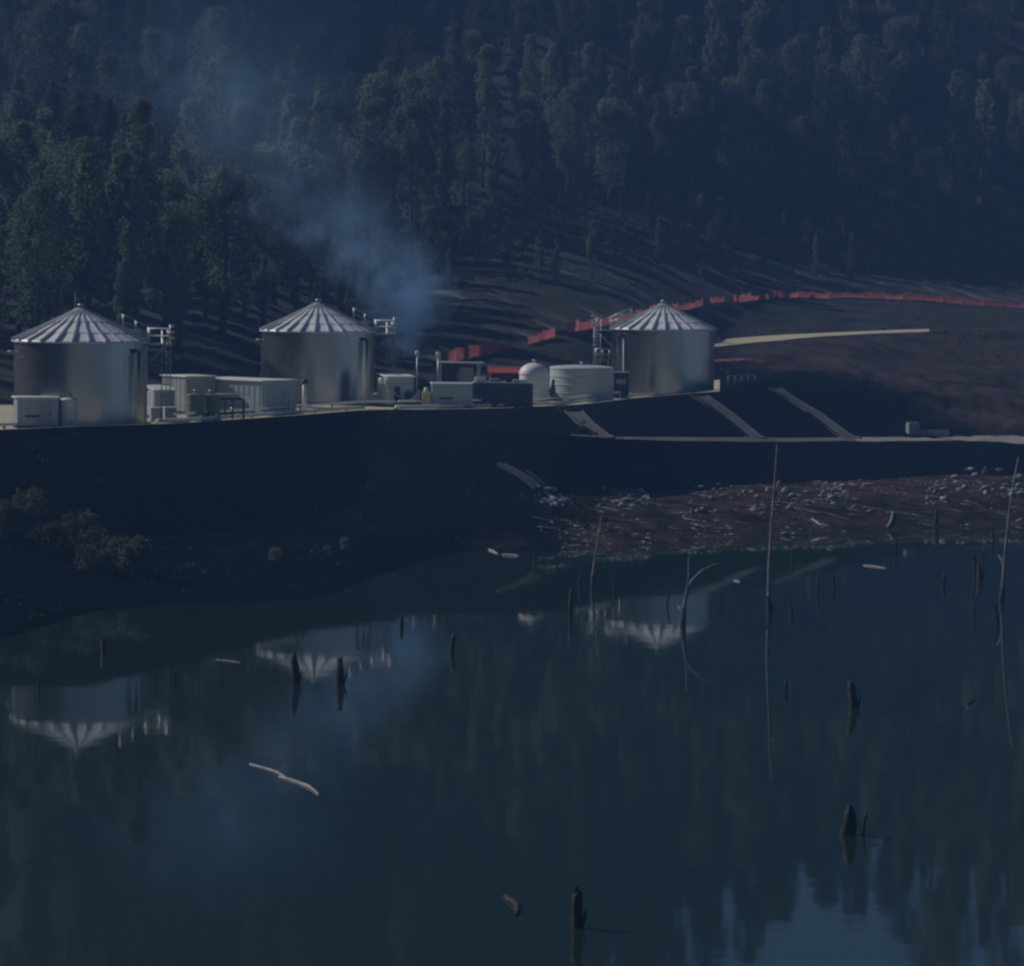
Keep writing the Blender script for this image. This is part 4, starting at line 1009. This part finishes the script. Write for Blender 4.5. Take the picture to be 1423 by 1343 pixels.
def dead_tree(foot, pix, r_, label, branches=(), wet=.9):
    p = at_z(*foot, 0); pts = [Vector((0, 0, -.8))]
    for q in pix: pts.append(at_Y(*q, p.y) - p)
    k = len(pts); rad = [r_ * (1 - .8 * i / (k - 1)) for i in range(k)]
    t = thing('dead_tree', label, 'dead tree', p)
    MB().tube(pts, rad, 9, jag=.06, rng=rg).build('trunk', 'deadwood', t)
    MB().tube([Vector((0, 0, -.6)), pts[1] * 1.0, pts[1].lerp(pts[2], wet)], [r_ * 1.25, r_ * 1.08, r_ * .98], 9, jag=.05, rng=rg).build('wet_foot', 'wetwood', t)
    for br in branches:
        b_ = [at_Y(*q, p.y + i * .3) - p for i, q in enumerate(br)]
        MB().tube(b_, [r_ * .62 * (1 - .7 * i / (len(b_) - 1)) for i in range(len(b_))], 7, jag=.06, rng=rg).build('branch', 'deadwood', t)
dead_tree((1070, 852), [(1070, 851), (1069, 832), (1069, 790), (1072, 740), (1076, 690), (1078, 650), (1080, 618)], .19, 'tall bare dead trunk standing in the water, right of centre', [[(1076, 690), (1081, 676), (1083, 668)]])
dead_tree((1392, 835), [(1392, 834), (1394, 812), (1397, 770), (1402, 720), (1409, 670), (1415, 636)], .17, 'tall bare dead trunk near the far right edge of the water', [[(1396, 790), (1392, 778), (1388, 772)]])
dead_tree((824, 818), [(824, 817), (824, 800), (826, 782), (831, 750), (836, 716)], .15, 'slim leaning drowned tree left of the rightmost tank reflection')
dead_tree((949, 868), [(949, 867), (950, 848), (954, 826), (957, 806), (957, 775)], .17, 'drowned tree with one limb arching right, over the tank reflection', [[(954, 826), (961, 808), (976, 793), (992, 785), (1006, 783)], [(950, 850), (944, 846), (942, 842)]])

# ------------------------------------------------------------------ smoke
PL = [(502, 546, 20), (470, 558, 48), (430, 564, 76), (390, 546, 100), (350, 505, 124), (310, 460, 150), (260, 405, 178), (200, 350, 200), (140, 315, 215), (50, 285, 230), (-60, 270, 240)]
SY = 352.0
ps = [(at_Y(px, py, SY), r_ / FPX * SY) for py, px, r_ in PL]
mb = MB(); mb.tube([(p.x, p.y + 1.2 * (i ** 1.3), p.z) for i, (p, r_) in enumerate(ps)], [r_ * 1.15 for _, r_ in ps], 20)
sm = bpy.data.materials.new('smoke'); sm.use_nodes = True
n, l = sm.node_tree.nodes, sm.node_tree.links; n.remove(n['Principled BSDF'])
pv = n.new('ShaderNodeVolumePrincipled'); pv.inputs['Color'].default_value = (.38, .64, 1, 1); pv.inputs['Anisotropy'].default_value = .0
l.new(pv.outputs[0], n['Material Output'].inputs['Volume'])
g = n.new('ShaderNodeNewGeometry'); sx = n.new('ShaderNodeSeparateXYZ'); l.new(g.outputs['Position'], sx.inputs[0])
z0, z1 = ps[0][0].z, ps[-1][0].z
mz = n.new('ShaderNodeMapRange'); mz.inputs['From Min'].default_value = z0; mz.inputs['From Max'].default_value = z1; l.new(sx.outputs['Z'], mz.inputs['Value'])
def curve(vals, lo, hi):
    c = n.new('ShaderNodeFloatCurve'); cu = c.mapping.curves[0]
    for i, (w, q) in enumerate(vals):
        q = (q - lo) / (hi - lo)
        if i == 0: cu.points[0].location = (w, q)
        elif i == len(vals) - 1: cu.points[-1].location = (w, q)
        else: cu.points.new(w, q)
    c.mapping.update(); l.new(mz.outputs[0], c.inputs['Value'])
    m_ = n.new('ShaderNodeMapRange'); m_.inputs['To Min'].default_value = lo; m_.inputs['To Max'].default_value = hi; l.new(c.outputs[0], m_.inputs['Value']); return m_.outputs[0]
W = [(p.z - z0) / (z1 - z0) for p, _ in ps]
xs = [p.x for p, _ in ps]; rs = [r_ for _, r_ in ps]; yc = [p.y + 1.2 * (i ** 1.3) for i, (p, _) in enumerate(ps)]
def math_(op, a, b_=None, cl=False):
    m_ = n.new('ShaderNodeMath'); m_.operation = op; m_.use_clamp = cl
    for i, q in enumerate((a, b_)):
        if q is None: continue
        if isinstance(q, (int, float)): m_.inputs[i].default_value = q
        else: l.new(q, m_.inputs[i])
    return m_.outputs[0]
xc = curve(list(zip(W, xs)), min(xs) - 1, max(xs) + 1); yv = curve(list(zip(W, yc)), min(yc) - 1, max(yc) + 1); rv = curve(list(zip(W, rs)), 0, max(rs) + 1)
dx = math_('SUBTRACT', sx.outputs['X'], xc); dy = math_('SUBTRACT', sx.outputs['Y'], yv)
dist = math_('SQRT', math_('ADD', math_('MULTIPLY', dx, dx), math_('MULTIPLY', dy, dy)))
fall = math_('SUBTRACT', 1.0, math_('DIVIDE', dist, rv), True)
t = n.new('ShaderNodeTexNoise'); t.inputs['Scale'].default_value = .17; t.inputs['Detail'].default_value = 6; t.inputs['Roughness'].default_value = .6; t.inputs['Distortion'].default_value = 1.6; l.new(g.outputs['Position'], t.inputs['Vector'])
nz = math_('SUBTRACT', math_('ADD', math_('MULTIPLY', math_('SQRT', fall), .55), math_('MULTIPLY', t.outputs[0], 1.7)), 1.08, True)
dc = curve([(0, 1), (.06, 1), (.15, .72), (.23, .24), (.36, .08), (.7, .03), (1, .0)], 0, 1)
l.new(math_('MULTIPLY', math_('MULTIPLY', nz, dc), 1.35), pv.inputs['Density'])
M['smoke'] = sm
o = mb.build('smoke', 'smoke'); o['kind'] = 'stuff'

# ------------------------------------------------------------------ haze in the valley air
hm = bpy.data.materials.new('haze'); hm.use_nodes = True
n, l = hm.node_tree.nodes, hm.node_tree.links; n.remove(n['Principled BSDF'])
pv = n.new('ShaderNodeVolumePrincipled'); pv.inputs['Color'].default_value = (.24, .48, 1, 1); pv.inputs['Density'].default_value = 0.00035
l.new(pv.outputs[0], n['Material Output'].inputs['Volume'])
M['haze'] = hm
mb = MB(); mb.box((0, 380, 85), (900, 1580, 184)); o = mb.build('haze', 'haze'); o['kind'] = 'stuff'
